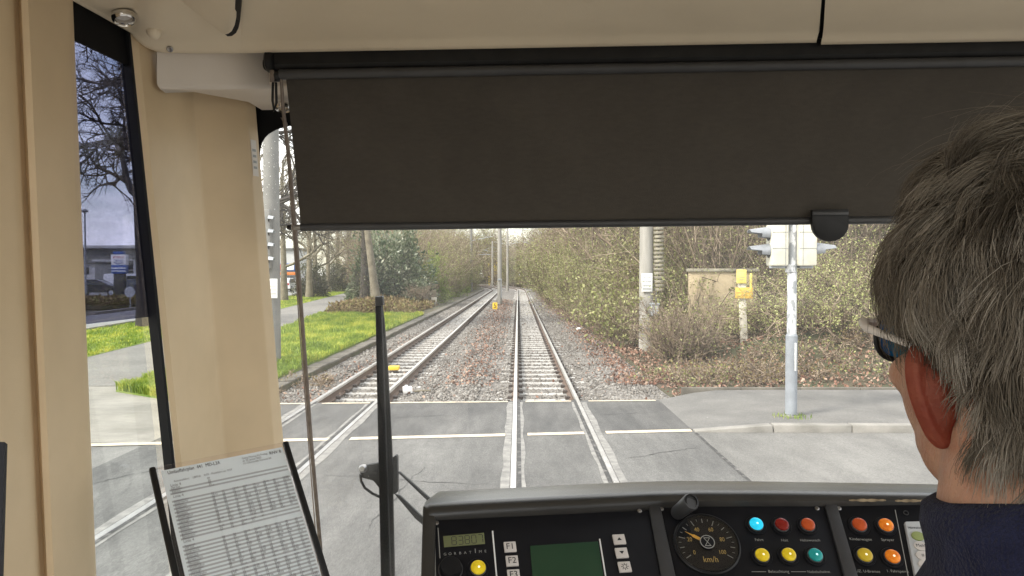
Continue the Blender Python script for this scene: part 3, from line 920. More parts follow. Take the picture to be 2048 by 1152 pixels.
# ------------------------------------------------------------------ overhead line
def cat_pole(s_, off, h, r, label, m='pole_concrete', arms=(), taper=0.75, z0=-0.25):
    p = tp(s_, off); p.z = z0
    t = thing('catenary_pole', label, 'catenary pole', p)
    mb = MB(); mb.tube([p, p + Vector((0, 0, h))], [r, r * taper], n=20)
    mb.build('mast', M[m], t)
    mb = MB(); mb.lathe([(r * 1.5, 0), (r * 1.5, 0.16), (r * 1.05, 0.2)], p + Vector((0, 0, -0.02)), n=16); mb.build('foundation', M['pole_concrete'], t)
    for z, dx, dz in arms:
        a = p + Vector((0, 0, z))
        mb = MB(); mb.tube([a, a + Vector((dx, 0, dz))], 0.028, n=8)
        mb.tube([a + Vector((0, 0, 0.9)), a + Vector((dx * 0.8, 0, dz * 0.85))], 0.014, n=6)
        ar = mb.build('arm', M['galv'], t)
        mb = MB(); e = a + Vector((dx * 0.25, 0, dz * 0.25))
        mb.lathe([(0.03, -0.15), (0.07, -0.1), (0.03, -0.05), (0.07, 0), (0.03, 0.05), (0.07, 0.1), (0.03, 0.15)], e, (dx, 0, dz), n=10)
        mb.build('insulator', M['insul'], ar)
    return t
AR = ((5.7, 1.55, 0.35), (5.7, -1.55, 0.35))
t = cat_pole(51.5, -1.28, 7.4, 0.17, 'nearest grey concrete mast between the two tracks, behind the yellow number plate', arms=AR)
mb = MB(); pp = tp(51.5, -1.28); mb.box(pp + Vector((0.02, -0.22, 1.62)), (0.28, 0.1, 0.1)); mb.box(pp + Vector((0.12, -0.2, 1.0)), (0.04, 0.04, 1.3)); mb.build('conduit', M['galv'], t)
cat_pole(88, -1.25, 7.6, 0.16, 'slim distant concrete mast between the tracks just before the bend', arms=AR)
cat_pole(118, -1.6, 7.4, 0.16, 'farthest mast between the tracks, inside the bend', arms=AR)
cat_pole(104, 3.6, 8.2, 0.17, 'distant mast at the right edge of the track by the brush', arms=((6.2, -2.6, 0.6),))
cat_pole(84, -5.3, 8.0, 0.15, 'distant slim mast left of both tracks, at the end of the brush', m='pole_grey', arms=((6.0, 2.4, 0.5), ))
cat_pole(108, -6.0, 8.0, 0.16, 'second distant mast left of both tracks, inside the bend', m='pole_grey', arms=((5.0, 3.2, 0.05), ))
def wires(c, label):
    t = thing('overhead_wire', label, 'overhead wire', (c, 12, 5.4), 'contact wires over the tracks')
    ss = [-6 + 2.0 * i for i in range(50)] + [YC + 3 * i for i in range(0, 26)]
    mb = MB(); mb.tube([tp(s_, c + 0.12 * math.sin(s_ / 11)) + Vector((0, 0, 5.45)) for s_ in ss], 0.009, n=5); mb.build('contact_wire', M['wire'], t)
    mb = MB(); mb.tube([tp(s_, c) + Vector((0, 0, 6.7 - 0.55 * math.sin(PI * ((s_ - 16) % 36) / 36))) for s_ in ss], 0.008, n=5); mb.build('messenger_wire', M['wire'], t)
wires(CRT, 'contact wire over the right-hand track ahead')
wires(CL, 'contact wire over the left-hand track ahead')

# the tensioning mast on the right with its stack of weights
p = gnd(1292, 706, -0.15)
t = thing('tension_mast', 'thick round concrete mast on the right with a stack of tension weights and a notice', 'catenary pole', p)
mb = MB(); mb.tube([p, p + Vector((0, 0, 9.0))], [0.2, 0.15], n=28); mb.build('mast', M['pole_concrete'], t)
y0 = p.y
wx = pix(1318, 520, y0 - 0.12)
mb = MB()
for i in range(16):
    py = 579 - i * 8.1
    c = pix(1317.5, py, y0 - 0.1)
    mb = MB()
    mb.lathe([(0.012, -0.036), (0.135, -0.036), (0.14, -0.028), (0.14, 0.026), (0.135, 0.034), (0.012, 0.034)], c + Vector((0.01 * math.sin(i * 2.1), 0, 0)), n=20)
    mb.build('tension_weight', M['insul'], t)
a, b = pix(1317.5, 588, y0 - 0.1), pix(1317.5, 380, y0 - 0.1)
mb = MB(); mb.tube([a, b, b + Vector((0, 0, 2.0))], 0.012, n=8); mb.build('weight_rod', M['wire'], t)
pb = pix(1309, 620, y0 - 0.24)
mb = MB(); mb.box(pb, (0.2, 0.12, 0.3)); mb.box(pb + Vector((0, 0, 0.17)), (0.25, 0.17, 0.05)); mb.box(pb + Vector((0.02, -0.07, -0.05)), (0.1, 0.03, 0.12))
bxo = mb.build('junction_box', M['galv'], t, bevel=0.01)
mb = MB(); mb.tube([pb + Vector((0.03, 0, 0.15)), pb + Vector((0.05, 0.01, 0.5))], 0.012, n=6); mb.build('conduit', M['wire'], bxo)
ps = pix(1294, 565, y0 - 0.23)
mb = MB(); mb.box(ps, (0.29, 0.012, 0.50)); pl = mb.build('notice', M['sign_white'], t, bevel=0.003)
mb = MB()
for s_, dz in (('Betreten', 0.145), ('der', 0.0), ('Bahnanlagen', 0.03), ('verboten', -0.085)):
    if s_ == 'der': continue
    add_text(mb, s_, 0.062 if s_ != 'verboten' else 0.068, ps + Vector((0, -0.0065, dz)), (1, 0, 0), (0, 0, 1), sx=0.78 if s_ == 'Bahnanlagen' else 1.0)
for dz in (-0.16, -0.195): mb.box(ps + Vector((0, -0.0075, dz)), (0.24, 0.001, 0.010))
mb.build('lettering', M['black_print'], pl, smooth=0)

# near mast on the left with its tram signal
p = gnd(546, 735, -0.05); p.y = 16.2; p.x = pix(544, 600, 16.2).x
t = thing('signal_mast', 'thick grey mast on the left past the pillar, with hooded signal and white plate', 'catenary pole', p)
mb = MB(); mb.tube([p + Vector((0, 0, -0.2)), p + Vector((0, 0, 8.0))], [0.185, 0.155], n=26); mb.build('mast', M['pole_grey'], t)
y0 = p.y - 0.34
c0 = pix(531, 478, y0)
mb = MB(); mb.box(c0 + Vector((-0.02, 0.05, 0.0)), (0.24, 0.14, 1.28)); h = mb.build('signal_housing', M['pole_grey'], t, bevel=0.02)
for py in (438, 465, 492, 520):
    c = pix(538, py, y0 - 0.02)
    mb = MB()
    rows = []
    for k in range(9):
        a = PI * (k / 8)
        rows.append([c + Vector((0.0, math.cos(a) * 0.085, math.sin(a) * 0.075)), c + Vector((0.11, math.cos(a) * 0.075, math.sin(a) * 0.055 - 0.005))])
    mb.loft(rows)
    mb.build('signal_hood', M['galv'], h, solid=0.006)
    mb = MB(); mb.lathe([(0.07, 0), (0.06, 0.01)], c + Vector((-0.005, 0, 0)), (1, 0, 0), n=16); mb.build('signal_lens', M['black'], h)
c = pix(547, 577, y0 + 0.1)
mb = MB(); mb.box(c, (0.17, 0.012, 0.42)); pl = mb.build('number_plate', M['sign_white'], t, bevel=0.003)
mb = MB()
for k in range(4): mb.box(c + Vector((0, -0.008, 0.14 - 0.085 * k)), (0.12, 0.002, 0.02))
mb.build('print', M['dim_print'], pl, smooth=0)

# traffic light on the pavement, seen from the side and behind
p = gnd(1582, 832, 0.085)
t = thing('traffic_light', 'grey and white flaking traffic light pole on the right pavement with two cream signal heads', 'traffic light', p)
mb = MB(); mb.tube([p, p + Vector((0, 0, 4.2))], [0.062, 0.062], n=24); mb.build('pole', M['flaky'], t)
y0 = p.y
zc = pix(1580, 672, y0).z
mb = MB(); mb.tube([p + Vector((0, 0, 0.03)), Vector((p.x, p.y, zc))], 0.078, n=24); mb.lathe([(0.079, 0), (0.064, 0.03)], (p.x, p.y, zc), n=24)
mb.build('sleeve', M['sleeve'], t)
mb = MB(); mb.lathe([(0.11, -0.01), (0.11, 0.006), (0.09, 0.012), (0.079, 0.012)], p, n=20); mb.build('base_collar', M['kerb'], t)
st_ = pix(1591, 714, y0 - 0.082)
mb = MB(); mb.box(st_, (0.02, 0.012, 0.38)); mb.build('white_strip', M['sign_white'], t, bevel=0.002)
for x0, x1, sgn, vis in ((1538, 1571, -1, (468, 502)), (1592, 1627, 1, (434, 500))):
    a, b = pix(x0, 452, y0), pix(x1, 532, y0)
    top = pix(x0, 430, y0).z
    cx_, w = (a.x + b.x) / 2, abs(b.x - a.x)
    mb = MB(); mb.box((cx_, y0, (top + b.z) / 2), (w, 0.26, top - b.z))
    hd = mb.build('signal_head', M['cream'], t, bevel=0.025)
    mb = MB()
    for zz in np.linspace(b.z + 0.02, top - 0.02, 4)[1:3]:
        mb.box((cx_, y0 - 0.131, zz), (w * 0.98, 0.006, 0.006))
    mb.box((cx_ - 0.3 * w * sgn, y0 - 0.131, (top + b.z) / 2), (0.006, 0.006, (top - b.z) * 0.95))
    mb.build('panel_joint', M['visor'], hd, smooth=0)
    xe = a.x if sgn < 0 else b.x
    for vy in vis:
        c = Vector((xe, y0, pix(x0, vy, y0).z))
        mb = MB()
        rows = []
        for k in range(15):
            an = PI * (-0.18 + 1.36 * k / 14)
            rows.append([c + Vector((0, math.cos(an) * 0.105, math.sin(an) * 0.10)), c + Vector((0.27 * sgn, math.cos(an) * 0.10, math.sin(an) * 0.062 - 0.0)) if 2 < k < 12 else c + Vector((0.12 * sgn, math.cos(an) * 0.103, math.sin(an) * 0.085))])
        mb.loft(rows)
        v_ = mb.build('visor', M['visor'], hd, solid=0.006)
        mb = MB(); mb.sphere(c, (0.03, 0.095, 0.095), 14, 8); mb.build('lamp_lens', M['black'], hd)
    br = pix((x0 + x1) / 2, 534, y0)
    mb = MB(); mb.box(((cx_ + p.x) / 2, y0, br.z), (abs(cx_ - p.x) + w * 0.9, 0.05, 0.035)); mb.box((cx_, y0, br.z + 0.02), (w * 0.7, 0.12, 0.02))
    mb.build('bracket', M['galv'], t, bevel=0.006)
mb = MB(); c = pix(1582, 538, y0); mb.lathe([(0.064, -0.05), (0.075, -0.04), (0.075, 0.05), (0.064, 0.06)], c, n=20); mb.build('clamp', M['flaky'], t)

# yellow utility marker post
p = gnd(1490, 716, -0.05); y0 = p.y
t = thing('utility_marker_post', 'leaning cream marker post with two yellow plates among the brambles', 'marker post', p)
tp_ = pix(1483, 560, y0)
mb = MB(); ax = (tp_ - p); mb.prism([p + Vector((-0.085, 0.03, -0.3)), p + Vector((0.085, 0.03, -0.3)), p + Vector((0.085, -0.05, -0.3)), p + Vector((-0.085, -0.05, -0.3))], ax + Vector((0, 0, 0.3)))
mb.build('post', M['post_white'], t, bevel=0.01)
c = pix(1483, 553, y0 - 0.08)
mb = MB(); mb.box(c, (0.24, 0.02, 0.34)); pl = mb.build('plate', M['yellow_pl'], t, bevel=0.005)
mb = MB(); 
for k in range(4): mb.box(c + Vector((0.0, -0.012, 0.09 - 0.055 * k)), (0.13 if k % 2 else 0.15, 0.002, 0.012))
mb.build('print', M['dim_print'], pl, smooth=0)
c = pix(1488, 586, y0 - 0.085)
mb = MB(); mb.box(c, (0.42, 0.025, 0.27)); pl = mb.build('plate', M['orange_pl'], t, bevel=0.005)
mb = MB(); mb.box(c + Vector((0, -0.0145, 0.0)), (0.025, 0.003, 0.16)); mb.box(c + Vector((0, -0.0145, 0.03)), (0.3, 0.003, 0.02)); mb.box(c + Vector((-0.1, -0.0145, -0.05)), (0.07, 0.003, 0.025)); mb.box(c + Vector((0.1, -0.0145, -0.05)), (0.07, 0.003, 0.025))
mb.build('print', M['yellow_pl'], pl, smooth=0)
c = pix(1502, 560, y0 - 0.02)
mb = MB(); mb.lathe([(0.028, -0.2), (0.034, 0.08), (0.034, 0.12), (0.02, 0.16), (0.0, 0.165)], c, n=14); mb.build('vent_cap', M['yellow_pl'], t)
# ================================================================== VEGETATION
RMIN = 0.005
def rv3(rng): return Vector((rng.gauss(0, 1), rng.gauss(0, 1), rng.gauss(0, 1)))
def grow(rng, S, tips, p, d, L, r, lev, cfg):
    """cfg: per level (nseg, wander, lift, nchild, angle, lenfac, radfac, start)"""
    nseg, wan, lift, nch, ang, lf, rf, st = cfg[lev]
    step = L / nseg
    pts = [(p.copy(), d.copy(), r)]
    rend = r * (0.35 if lev == len(cfg) - 1 else 0.45)
    for i in range(nseg):
        d = (d + rv3(rng) * wan + Vector((0, 0, lift))).normalized()
        q = p + d * step
        rr = r + (rend - r) * (i + 1) / nseg
        S.append((*p, *q, pts[-1][2], rr))
        p = q
        pts.append((p.copy(), d.copy(), rr))
    tips.append((p.copy(), d.copy(), lev))
    if lev + 1 < len(cfg):
        for k in range(nch):
            t = st + (1 - st) * (k + rng.random()) / nch
            f = t * nseg
            i = min(nseg - 1, int(f))
            a, b = pts[i], pts[i + 1]
            q = a[0].lerp(b[0], f - i)
            ax = rv3(rng)
            side = (ax - a[1] * ax.dot(a[1])).normalized()
            an = ang * rng.uniform(0.7, 1.25)
            nd = (a[1] * math.cos(an) + side * math.sin(an)).normalized()
            grow(rng, S, tips, q, nd, L * lf * rng.uniform(0.7, 1.2) * (1.1 - 0.45 * t), max(RMIN, (a[2] + (b[2] - a[2]) * (f - i)) * rf), lev + 1, cfg)
def np_rng(seed): return np.random.default_rng(seed)

def make_tree(name, label, cat, base, h, r, seed, cfg, trunk_mat, twig_mat, lean=(0, 0), group=None, nlimb=6, clear=0.4, limb_len=0.45, limb_ang=0.7,
              leaf=None, nleaf=0, leaf_size=0.06, ivy=0, topdir=None):
    rng = random.Random(seed)
    g = np_rng(seed)
    t = thing(name, label, cat, base, group)
    base = Vector(base)
    n = 12
    pts, rad = [], []
    p = base + Vector((0, 0, -0.3))
    wob = [rng.uniform(-1, 1) for _ in range(4)]
    for i in range(n + 1):
        f = i / n
        pts.append(base + Vector((lean[0] * f + 0.02 * h * wob[0] * math.sin(f * 4 + wob[1]) * f, lean[1] * f + 0.02 * h * wob[2] * math.sin(f * 3.3 + wob[3]) * f, h * f - (0.3 if i == 0 else 0))))
        rad.append(r * ((1.35 if i == 0 else (1.1 if i == 1 else 1.0)) * (1 - 0.75 * f) + 0.02 * f))
    mb = MB(); mb.tube(pts, rad, n=14)
    mb.build('trunk', M[trunk_mat], t)
    S, tips = [], []
    for k in range(nlimb):
        f = clear + (1 - clear) * (k + rng.random() * 0.6) / nlimb
        i = min(n - 1, int(f * n))
        q = pts[i].lerp(pts[i + 1], f * n - i)
        az = k * 2.399 + rng.uniform(-0.5, 0.5)
        an = limb_ang * rng.uniform(0.75, 1.25) * (1.15 - 0.6 * (f - clear))
        d = Vector((math.cos(az) * math.sin(an), math.sin(az) * math.sin(an), math.cos(an)))
        if topdir is not None: d = (d + Vector(topdir)).normalized()
        grow(rng, S, tips, q, d, h * limb_len * rng.uniform(0.7, 1.1) * (1.15 - 0.6 * (f - clear) / (1 - clear)), rad[i] * 0.55, 0, cfg)
    S = np.array(S)
    V, FA, rv = seg_tubes(S, g)
    crown = npmesh('crown', V, FA, M[twig_mat], t, rnd=rv)
    if leaf:
        i = g.integers(0, len(S), nleaf)
        P = S[i, 0:3] + (S[i, 3:6] - S[i, 0:3]) * g.random((nleaf, 1)) + g.normal(size=(nleaf, 3)) * 0.04
        V, FA, rv = leaf_quads(P, leaf_size, g)
        npmesh('leaves', V, FA, M[leaf], crown, rnd=rv)
    if ivy:
        f = g.random(ivy) ** 1.1
        a = g.random(ivy) * 2 * PI
        P = np.array([list(pts[min(n - 1, int(x * n))].lerp(pts[min(n, int(x * n) + 1)], x * n - int(x * n))) for x in f])
        rr = np.interp(f, np.linspace(0, 1, n + 1), rad) + g.random(ivy) * 0.16
        P[:, 0] += np.cos(a) * rr; P[:, 1] += np.sin(a) * rr
        V, FA, rv = leaf_quads(P, 0.1, g, asp=0.8)
        npmesh('ivy', V, FA, M['ivy'], t, rnd=rv)
    return t

# cfg rows: nseg, wander, lift, nchild, angle, lenfac, radfac, start
PLANE = [(7, 0.20, 0.07, 8, 0.75, 0.55, 0.6, 0.2), (5, 0.25, 0.05, 8, 0.8, 0.5, 0.6, 0.15), (4, 0.3, 0.02, 6, 0.8, 0.5, 0.6, 0.1), (3, 0.3, 0.0, 0, 0.8, 0.5, 0.6, 0.2)]
SLIM = [(6, 0.14, 0.10, 6, 0.6, 0.5, 0.6, 0.2), (4, 0.2, 0.06, 6, 0.7, 0.5, 0.55, 0.15), (3, 0.25, 0.03, 0, 0.7, 0.5, 0.6, 0.2)]
# the row of planes left of the path
for i, (y, off, seed, lab) in enumerate([
        (46, -13.9, 3, 'bare plane tree of the row left of the path, nearest to the pillar'),
        (55, -14.0, 4, 'bare plane tree of the row left of the path, just left of the evergreen bush'),
        (62, -13.2, 5, 'bare plane tree with spreading limbs behind the first round bush'),
        (70, -13.9, 6, 'bare plane tree rising between the two round evergreen bushes'),
        (79, -13.8, 7, 'bare plane tree far along the path behind the second round bush'),
        (88, -13.8, 8, 'bare plane tree second from the far end of the row'),
        (98, -13.6, 9, 'bare plane tree at the far end of the row by the path')]):
    make_tree('plane_tree', lab, 'tree', (xl(y, off), y, -0.03), 9.5 + (seed % 3), 0.27, seed, PLANE, 'bark', 'twig_grey', group='plane trees in a row by the path', nlimb=9, clear=0.24, limb_len=0.48, limb_ang=0.85)
for i, (y, off, seed, lab) in enumerate([
        (74, -9.3, 31, 'bare tree behind the dark laurel, right of the path'),
        (92, -8.0, 32, 'bare tree far up the path on its right side')]):
    make_tree('bare_tree', lab, 'tree', (xl(y, off), y, -0.03), 10, 0.2, seed, PLANE, 'bark', 'twig_grey', nlimb=7, clear=0.25, limb_len=0.45)
# big tree seen through the side window
make_tree('street_tree', 'large bare tree on the grass verge seen through the left side window', 'tree', (-14.0, 27.9, 0.0), 15.0, 0.36, 21,
          [(8, 0.16, 0.03, 10, 0.7, 0.55, 0.6, 0.15), (6, 0.22, 0.02, 10, 0.8, 0.5, 0.6, 0.1), (5, 0.28, 0.0, 8, 0.8, 0.5, 0.6, 0.1), (3, 0.3, -0.02, 0, 0.8, 0.5, 0.6, 0.2)],
          'bark_dark', 'twig_dark', nlimb=14, clear=0.25, limb_len=0.52, limb_ang=1.22, lean=(-0.6, 0))
# two trunks in front of the laurel
p0 = pix(754, 600, 44.5); p0.z = -0.03
make_tree('leaning_tree', 'pale straight trunk leaning left in front of the dark laurel', 'tree', p0, 11, 0.27, 41, PLANE, 'bark', 'twig_grey', lean=(-1.35, 0.3), nlimb=6, clear=0.62, limb_len=0.35)
p0 = pix(719, 606, 44.0); p0.z = -0.03
make_tree('ivy_tree', 'dark ivy-covered trunk at the left edge of the laurel by the path', 'tree', p0 + Vector((0, 1.5, 0)), 10, 0.28, 42, PLANE, 'bark_dark', 'twig_grey', lean=(-0.1, 0.4), nlimb=6, clear=0.55, limb_len=0.35, ivy=1500)

def make_bush(name, label, c, rad, h, seed, leafm, nleaf, lsize, stems=26, twig='twig', group=None, cat='shrub', up=0.4, skirt=0.06, asp=0.45, rise=0.0):
    rng, g = random.Random(seed), np_rng(seed)
    c = Vector(c)
    t = thing(name, label, cat, c, group)
    S, tips = [], []
    cfg = [(4, 0.16, 0.05, 6, 0.7, 0.5, 0.6, 0.25), (3, 0.25, 0.02, 5, 0.8, 0.55, 0.6, 0.2), (2, 0.3, 0.0, 0, 0, 0, 0, 0)]
    for k in range(stems):
        a = rng.uniform(0, 2 * PI)
        rr = rad * 0.35 * math.sqrt(rng.random())
        d = Vector((math.cos(a) * rng.uniform(0.05, 0.8), math.sin(a) * rng.uniform(0.05, 0.8), 1)).normalized()
        grow(rng, S, tips, c + Vector((math.cos(a) * rr, math.sin(a) * rr, -0.05)), d, h * rng.uniform(0.5, 0.85), 0.022, 0, cfg)
    S = np.array(S)
    st = npmesh('stems', *seg_tubes(S, g)[:2], M[twig], t, rnd=np.repeat(g.random(len(S)), 6))
    # leaf clumps spread through the crown volume
    nc = max(20, nleaf // 45)
    u = unit(g.normal(size=(nc, 3)))
    u[:, 2] = np.abs(u[:, 2]) * 1.0
    rr = (0.62 + 0.42 * g.random((nc, 1))) * (1 + 0.12 * g.normal(size=(nc, 1)))
    CC = u * rr * np.array([[rad, rad, h * 0.98]])
    low = g.random(nc) < 0.3
    CC[low, 2] *= 0.35
    CC[:, 2] += skirt * h
    k = g.integers(0, nc, nleaf)
    P = CC[k] + g.normal(size=(nleaf, 3)) * np.array([[rad, rad, h]]) * 0.085
    P[:, 2] = np.maximum(P[:, 2], 0.03)
    P += np.array(c)
    D = unit(P - np.array(c) - np.array([[0, 0, h * 0.3]]))
    V, FA, rv = leaf_quads(P, lsize, g, up=up, asp=asp, D=D)
    tone = np.repeat(0.25 * g.normal(size=nc)[k], 4)
    npmesh('foliage', V, FA, M[leafm], st if False else t, rnd=np.clip(rv * 0.8 + 0.1 + tone, 0, 1))
    return t
make_bush('cherry_laurel', 'big dark glossy laurel left of the track behind the leaning trunk', (-8.3, 49, 0), 2.35, 5.0, 51, 'leaf_rhodo', 9500, 0.27, twig='twig_dark')
make_bush('cherry_laurel', 'lower half of the dark laurel clump, touching the ivy-covered trunk', (-9.8, 47.5, 0), 1.1, 3.3, 52, 'leaf_rhodo', 3600, 0.24, twig='twig_dark')
make_bush('lime_shrub', 'fresh lime green shrub right of the dark laurel', (-5.95, 52, 0), 1.05, 3.0, 53, 'leaf_lime', 4200, 0.13)
make_bush('lime_shrub', 'small pale green shrub beside the trough farther up the line', (-5.7, 66, 0), 1.15, 2.2, 54, 'leaf_lime', 2600, 0.13)
make_bush('laurel_shrub', 'small dark shrub between the stub post and the farther pale shrub', (-6.7, 62, 0), 1.0, 1.6, 55, 'leaf_rhodo', 1500, 0.17)
make_bush('grey_shrub', 'greyish thin shrub at the foot of the laurel by the stub post', (-6.25, 46.3, 0), 0.95, 1.8, 56, 'leaf_rhodo', 1100, 0.11, stems=40)
q = gnd(624, 594)
make_bush('evergreen_bush', 'round evergreen bush beyond the path, nearest to the cab', (q.x, q.y, 0), 1.35, 3.0, 57, 'leaf_dark', 6000, 0.13, twig='twig_dark', asp=0.7)
q = gnd(668, 583)
make_bush('evergreen_bush', 'round evergreen bush beyond the path, second along the verge', (q.x, q.y, 0), 1.6, 3.4, 58, 'leaf_dark', 5000, 0.16, twig='twig_dark', asp=0.7)
make_bush('reddish_bush', 'reddish brown bush beyond the path, past the evergreens', (gnd(694, 578).x, gnd(694, 578).y, 0), 1.4, 3.0, 59, 'leaf_dead', 1500, 0.14)
make_bush('evergreen_bush', 'dark bush at the far end of the path under the planes', (gnd(703, 573).x, gnd(703, 573).y, 0), 3.0, 4.2, 60, 'leaf_dark', 2600, 0.26, asp=0.7)

# ------------------------------------------------------------------ brush along the line
def shrub_proto(seed, h, rad, stems, leafn, leafs, cfg=None, spread=0.55):
    rng, g = random.Random(seed), np_rng(seed)
    S, tips = [], []
    cfg = cfg or [(5, 0.14, 0.05, 7, 0.6, 0.5, 0.6, 0.15), (3, 0.22, 0.02, 5, 0.75, 0.55, 0.6, 0.15), (2, 0.3, 0.0, 0, 0, 0, 0, 0)]
    for k in range(stems):
        a = rng.uniform(0, 2 * PI)
        rr = rad * math.sqrt(rng.random())
        sp = spread * rng.uniform(0.1, 1.0)
        d = Vector((math.cos(a) * sp, math.sin(a) * sp, 1)).normalized()
        grow(rng, S, tips, Vector((math.cos(a) * rr, math.sin(a) * rr, -0.1)), d, h * rng.uniform(0.55, 1.0), rng.uniform(0.012, 0.028), 0, cfg)
    S = np.array(S)
    W = seg_tubes(S, g)
    i = g.integers(0, len(S), leafn)
    P = S[i, 0:3] + (S[i, 3:6] - S[i, 0:3]) * g.random((leafn, 1)) + g.normal(size=(leafn, 3)) * 0.06
    P = P[P[:, 2] > 0.05]
    return W, leaf_quads(P, leafs, g, up=0.5, asp=0.6)
PR = [shrub_proto(70 + i, h, 0.7, st, ln, ls) for i, (h, st, ln, ls) in enumerate([(3.6, 20, 3000, 0.062), (4.6, 18, 1900, 0.062), (2.7, 22, 4300, 0.062), (5.6, 15, 1100, 0.062), (1.7, 24, 2600, 0.058)])]
g = np_rng(99)
TW, LF = [], []
def put(i, x, y, sc, rz=None, zoff=0.0, leaf=True, sz=None):
    rz = g.uniform(0, 6.28) if rz is None else rz
    z = hz(x, y) + zoff
    tone = float(g.normal()) * 0.16
    TW.append(place(PR[i][0], (x, y, z), rz, sc, sz, tone))
    if leaf: LF.append(place(PR[i][1], (x, y, z), rz, sc, sz, tone))
y = 21.0
while y < 128:
    st_ = 1.15 if y < 50 else 2.2
    for row, (x0, ch) in enumerate([(3.45, (2, 4, 4, 2)), (4.5, (0, 2, 0, 2)), (6.0, (0, 1, 0, 3)), (7.8, (1, 3, 0)), (10.0, (1, 3))]):
        if y > 50 and row == 4 and g.random() < 0.5: continue
        x = x0 + g.normal() * 0.28 + cxo(y)
        put(int(ch[g.integers(0, len(ch))]), x, y + g.uniform(-0.5, 0.5), g.uniform(0.85, 1.2) * (1.0 if y < 40 else 1.35 + 0.004 * (y - 40))) if not (x < 4.7 and y < 23.5) else None
    y += st_
tw = joinp(TW); lf = joinp(LF)
brush = tag(bpy.data.objects.new('brush_thicket', None), 'dense bare brown brush covering the bank along the right side of the track', 'thicket', kind='stuff')
C.objects.link(brush); ORG[brush.name] = Vector((0, 0, 0))
b1 = npmesh('twigs', tw[0], tw[1], M['twig'], brush, rnd=tw[2]); b1['kind'] = 'stuff'
b2 = npmesh('leaves', lf[0], lf[1], M['leaf_olive'], brush, rnd=lf[2]); b2['kind'] = 'stuff'
# left of the line, beyond the laurel, and closing the bend
TW, LF = [], []
y = 55.0
while y < 132:
    for x0, ch in ((-7.0, (2, 0, 4)), (-8.4, (0, 1)), (-10.2, (1, 3)), (-12.5, (3,))):
        if x0 < -12 and y > 100: continue
        x = x0 + g.normal() * 0.35 + cxo(y)
        if x > xl(y, -8.6) + 0.5: put(int(ch[g.integers(0, len(ch))]), x, y + g.uniform(-0.6, 0.6), g.uniform(1.1, 1.5) * (1.0 + 0.004 * (y - 55)))
    y += 2.3
for k in range(70):
    a = g.uniform(-30, 14); b = g.uniform(138, 172)
    put(int((0, 1, 3)[g.integers(0, 3)]), a, b, g.uniform(2.2, 3.2) if a < -4.5 else g.uniform(1.35, 1.7))
tw = joinp(TW); lf = joinp(LF)
brush2 = tag(bpy.data.objects.new('brush_thicket', None), 'bare brown brush left of the tracks beyond the laurel and closing off the bend', 'thicket', kind='stuff')
C.objects.link(brush2); ORG[brush2.name] = Vector((0, 0, 0))
b1 = npmesh('twigs', tw[0], tw[1], M['twig'], brush2, rnd=tw[2]); b1['kind'] = 'stuff'
b2 = npmesh('leaves', lf[0], lf[1], M['leaf_olive'], brush2, rnd=lf[2]); b2['kind'] = 'stuff'
# dead ground cover round the leaning trunk
gg = np_rng(7)
n = 9000
X = gg.uniform(-10.2, -5.2, n); Y = gg.uniform(36.5, 47, n)
Z = 0.03 + gg.random(n) * (0.25 + 0.35 * np.exp(-((X + 8.2) / 1.6) ** 2)) * np.clip((Y - 35.5) / 2.5, 0.1, 1)
V, FA, rv = leaf_quads(np.stack([X, Y, Z], 1), 0.2, gg, up=0.6, asp=0.5)
keep = np.repeat(X > (np.array([gstrip(v) for v in Y]) + 0.3), 4)
ix = np.repeat(np.flatnonzero(keep[::4]), 1)
V4 = V.reshape(-1, 4, 3)[ix]; r4 = rv.reshape(-1, 4)[ix]
tag(npmesh('ground_cover', V4.reshape(-1, 3), np.arange(len(ix) * 4).reshape(-1, 4), M['leaf_dead'], rnd=r4.ravel()), kind='stuff')

# slender trees standing in the brush on the right
for i, (px, Y, h, r, seed, lab, iv) in enumerate([
        (1246, 27, 10, 0.16, 81, 'ivy-clad dark trunk in the brush just left of the tension mast', 900),
        (1188, 33, 9, 0.09, 82, 'slim bare tree in the brush left of the ivy-clad trunk', 0),
        (1222, 36, 11, 0.12, 83, 'tall bare tree behind the ivy-clad trunk', 0),
        (1160, 42, 10, 0.10, 84, 'slim bare tree halfway along the brush on the right', 0),
        (1135, 52, 10, 0.11, 85, 'bare tree far along the brush on the right', 0),
        (1108, 62, 9, 0.10, 86, 'bare tree at the far end of the brush near the bright gap', 0),
        (1276, 30, 11, 0.11, 87, 'slim tree directly behind the tension mast', 0),
        (1410, 25, 11, 0.10, 88, 'slim tree in the wood between the tension mast and marker post', 0),
        (1515, 23.5, 12, 0.23, 89, 'stout ivy-covered tree in the wood behind the marker post', 2200),
        (1470, 26, 11, 0.11, 90, 'slim tree just left of the stout ivy-covered tree', 0),
        (1668, 25, 11, 0.14, 92, 'bare tree in the wood right of the traffic light', 300),
        (1725, 22, 10, 0.09, 93, 'thin bare tree beside the driver at the right edge of the wood', 0),
        (1850, 24, 11, 0.12, 94, 'bare tree in the wood hidden behind the driver', 0)]):
    q = pix(px, 547, Y)
    make_tree('bare_tree', lab, 'tree', (q.x, Y, hz(q.x, Y) - 0.05), h, r, seed, SLIM, 'bark_brown' if not iv else 'bark_dark', 'twig', nlimb=10, clear=0.18, limb_len=0.33, limb_ang=0.8, ivy=iv,
              leaf='leaf_olive' if i in (7, 8, 9, 10) else None, nleaf=1400, leaf_size=0.07)
make_bush('forsythia', 'small yellow blossoming bush far ahead in the bend', (-1.0 - 3.0, 127, 0), 1.2, 4.2, 61, 'leaf_yellow', 160, 0.22)
make_bush('forsythia', 'yellow-green bush on the right just before the bend', (4.4, 93, 0.2), 1.4, 4.8, 62, 'leaf_lime', 900, 0.2)

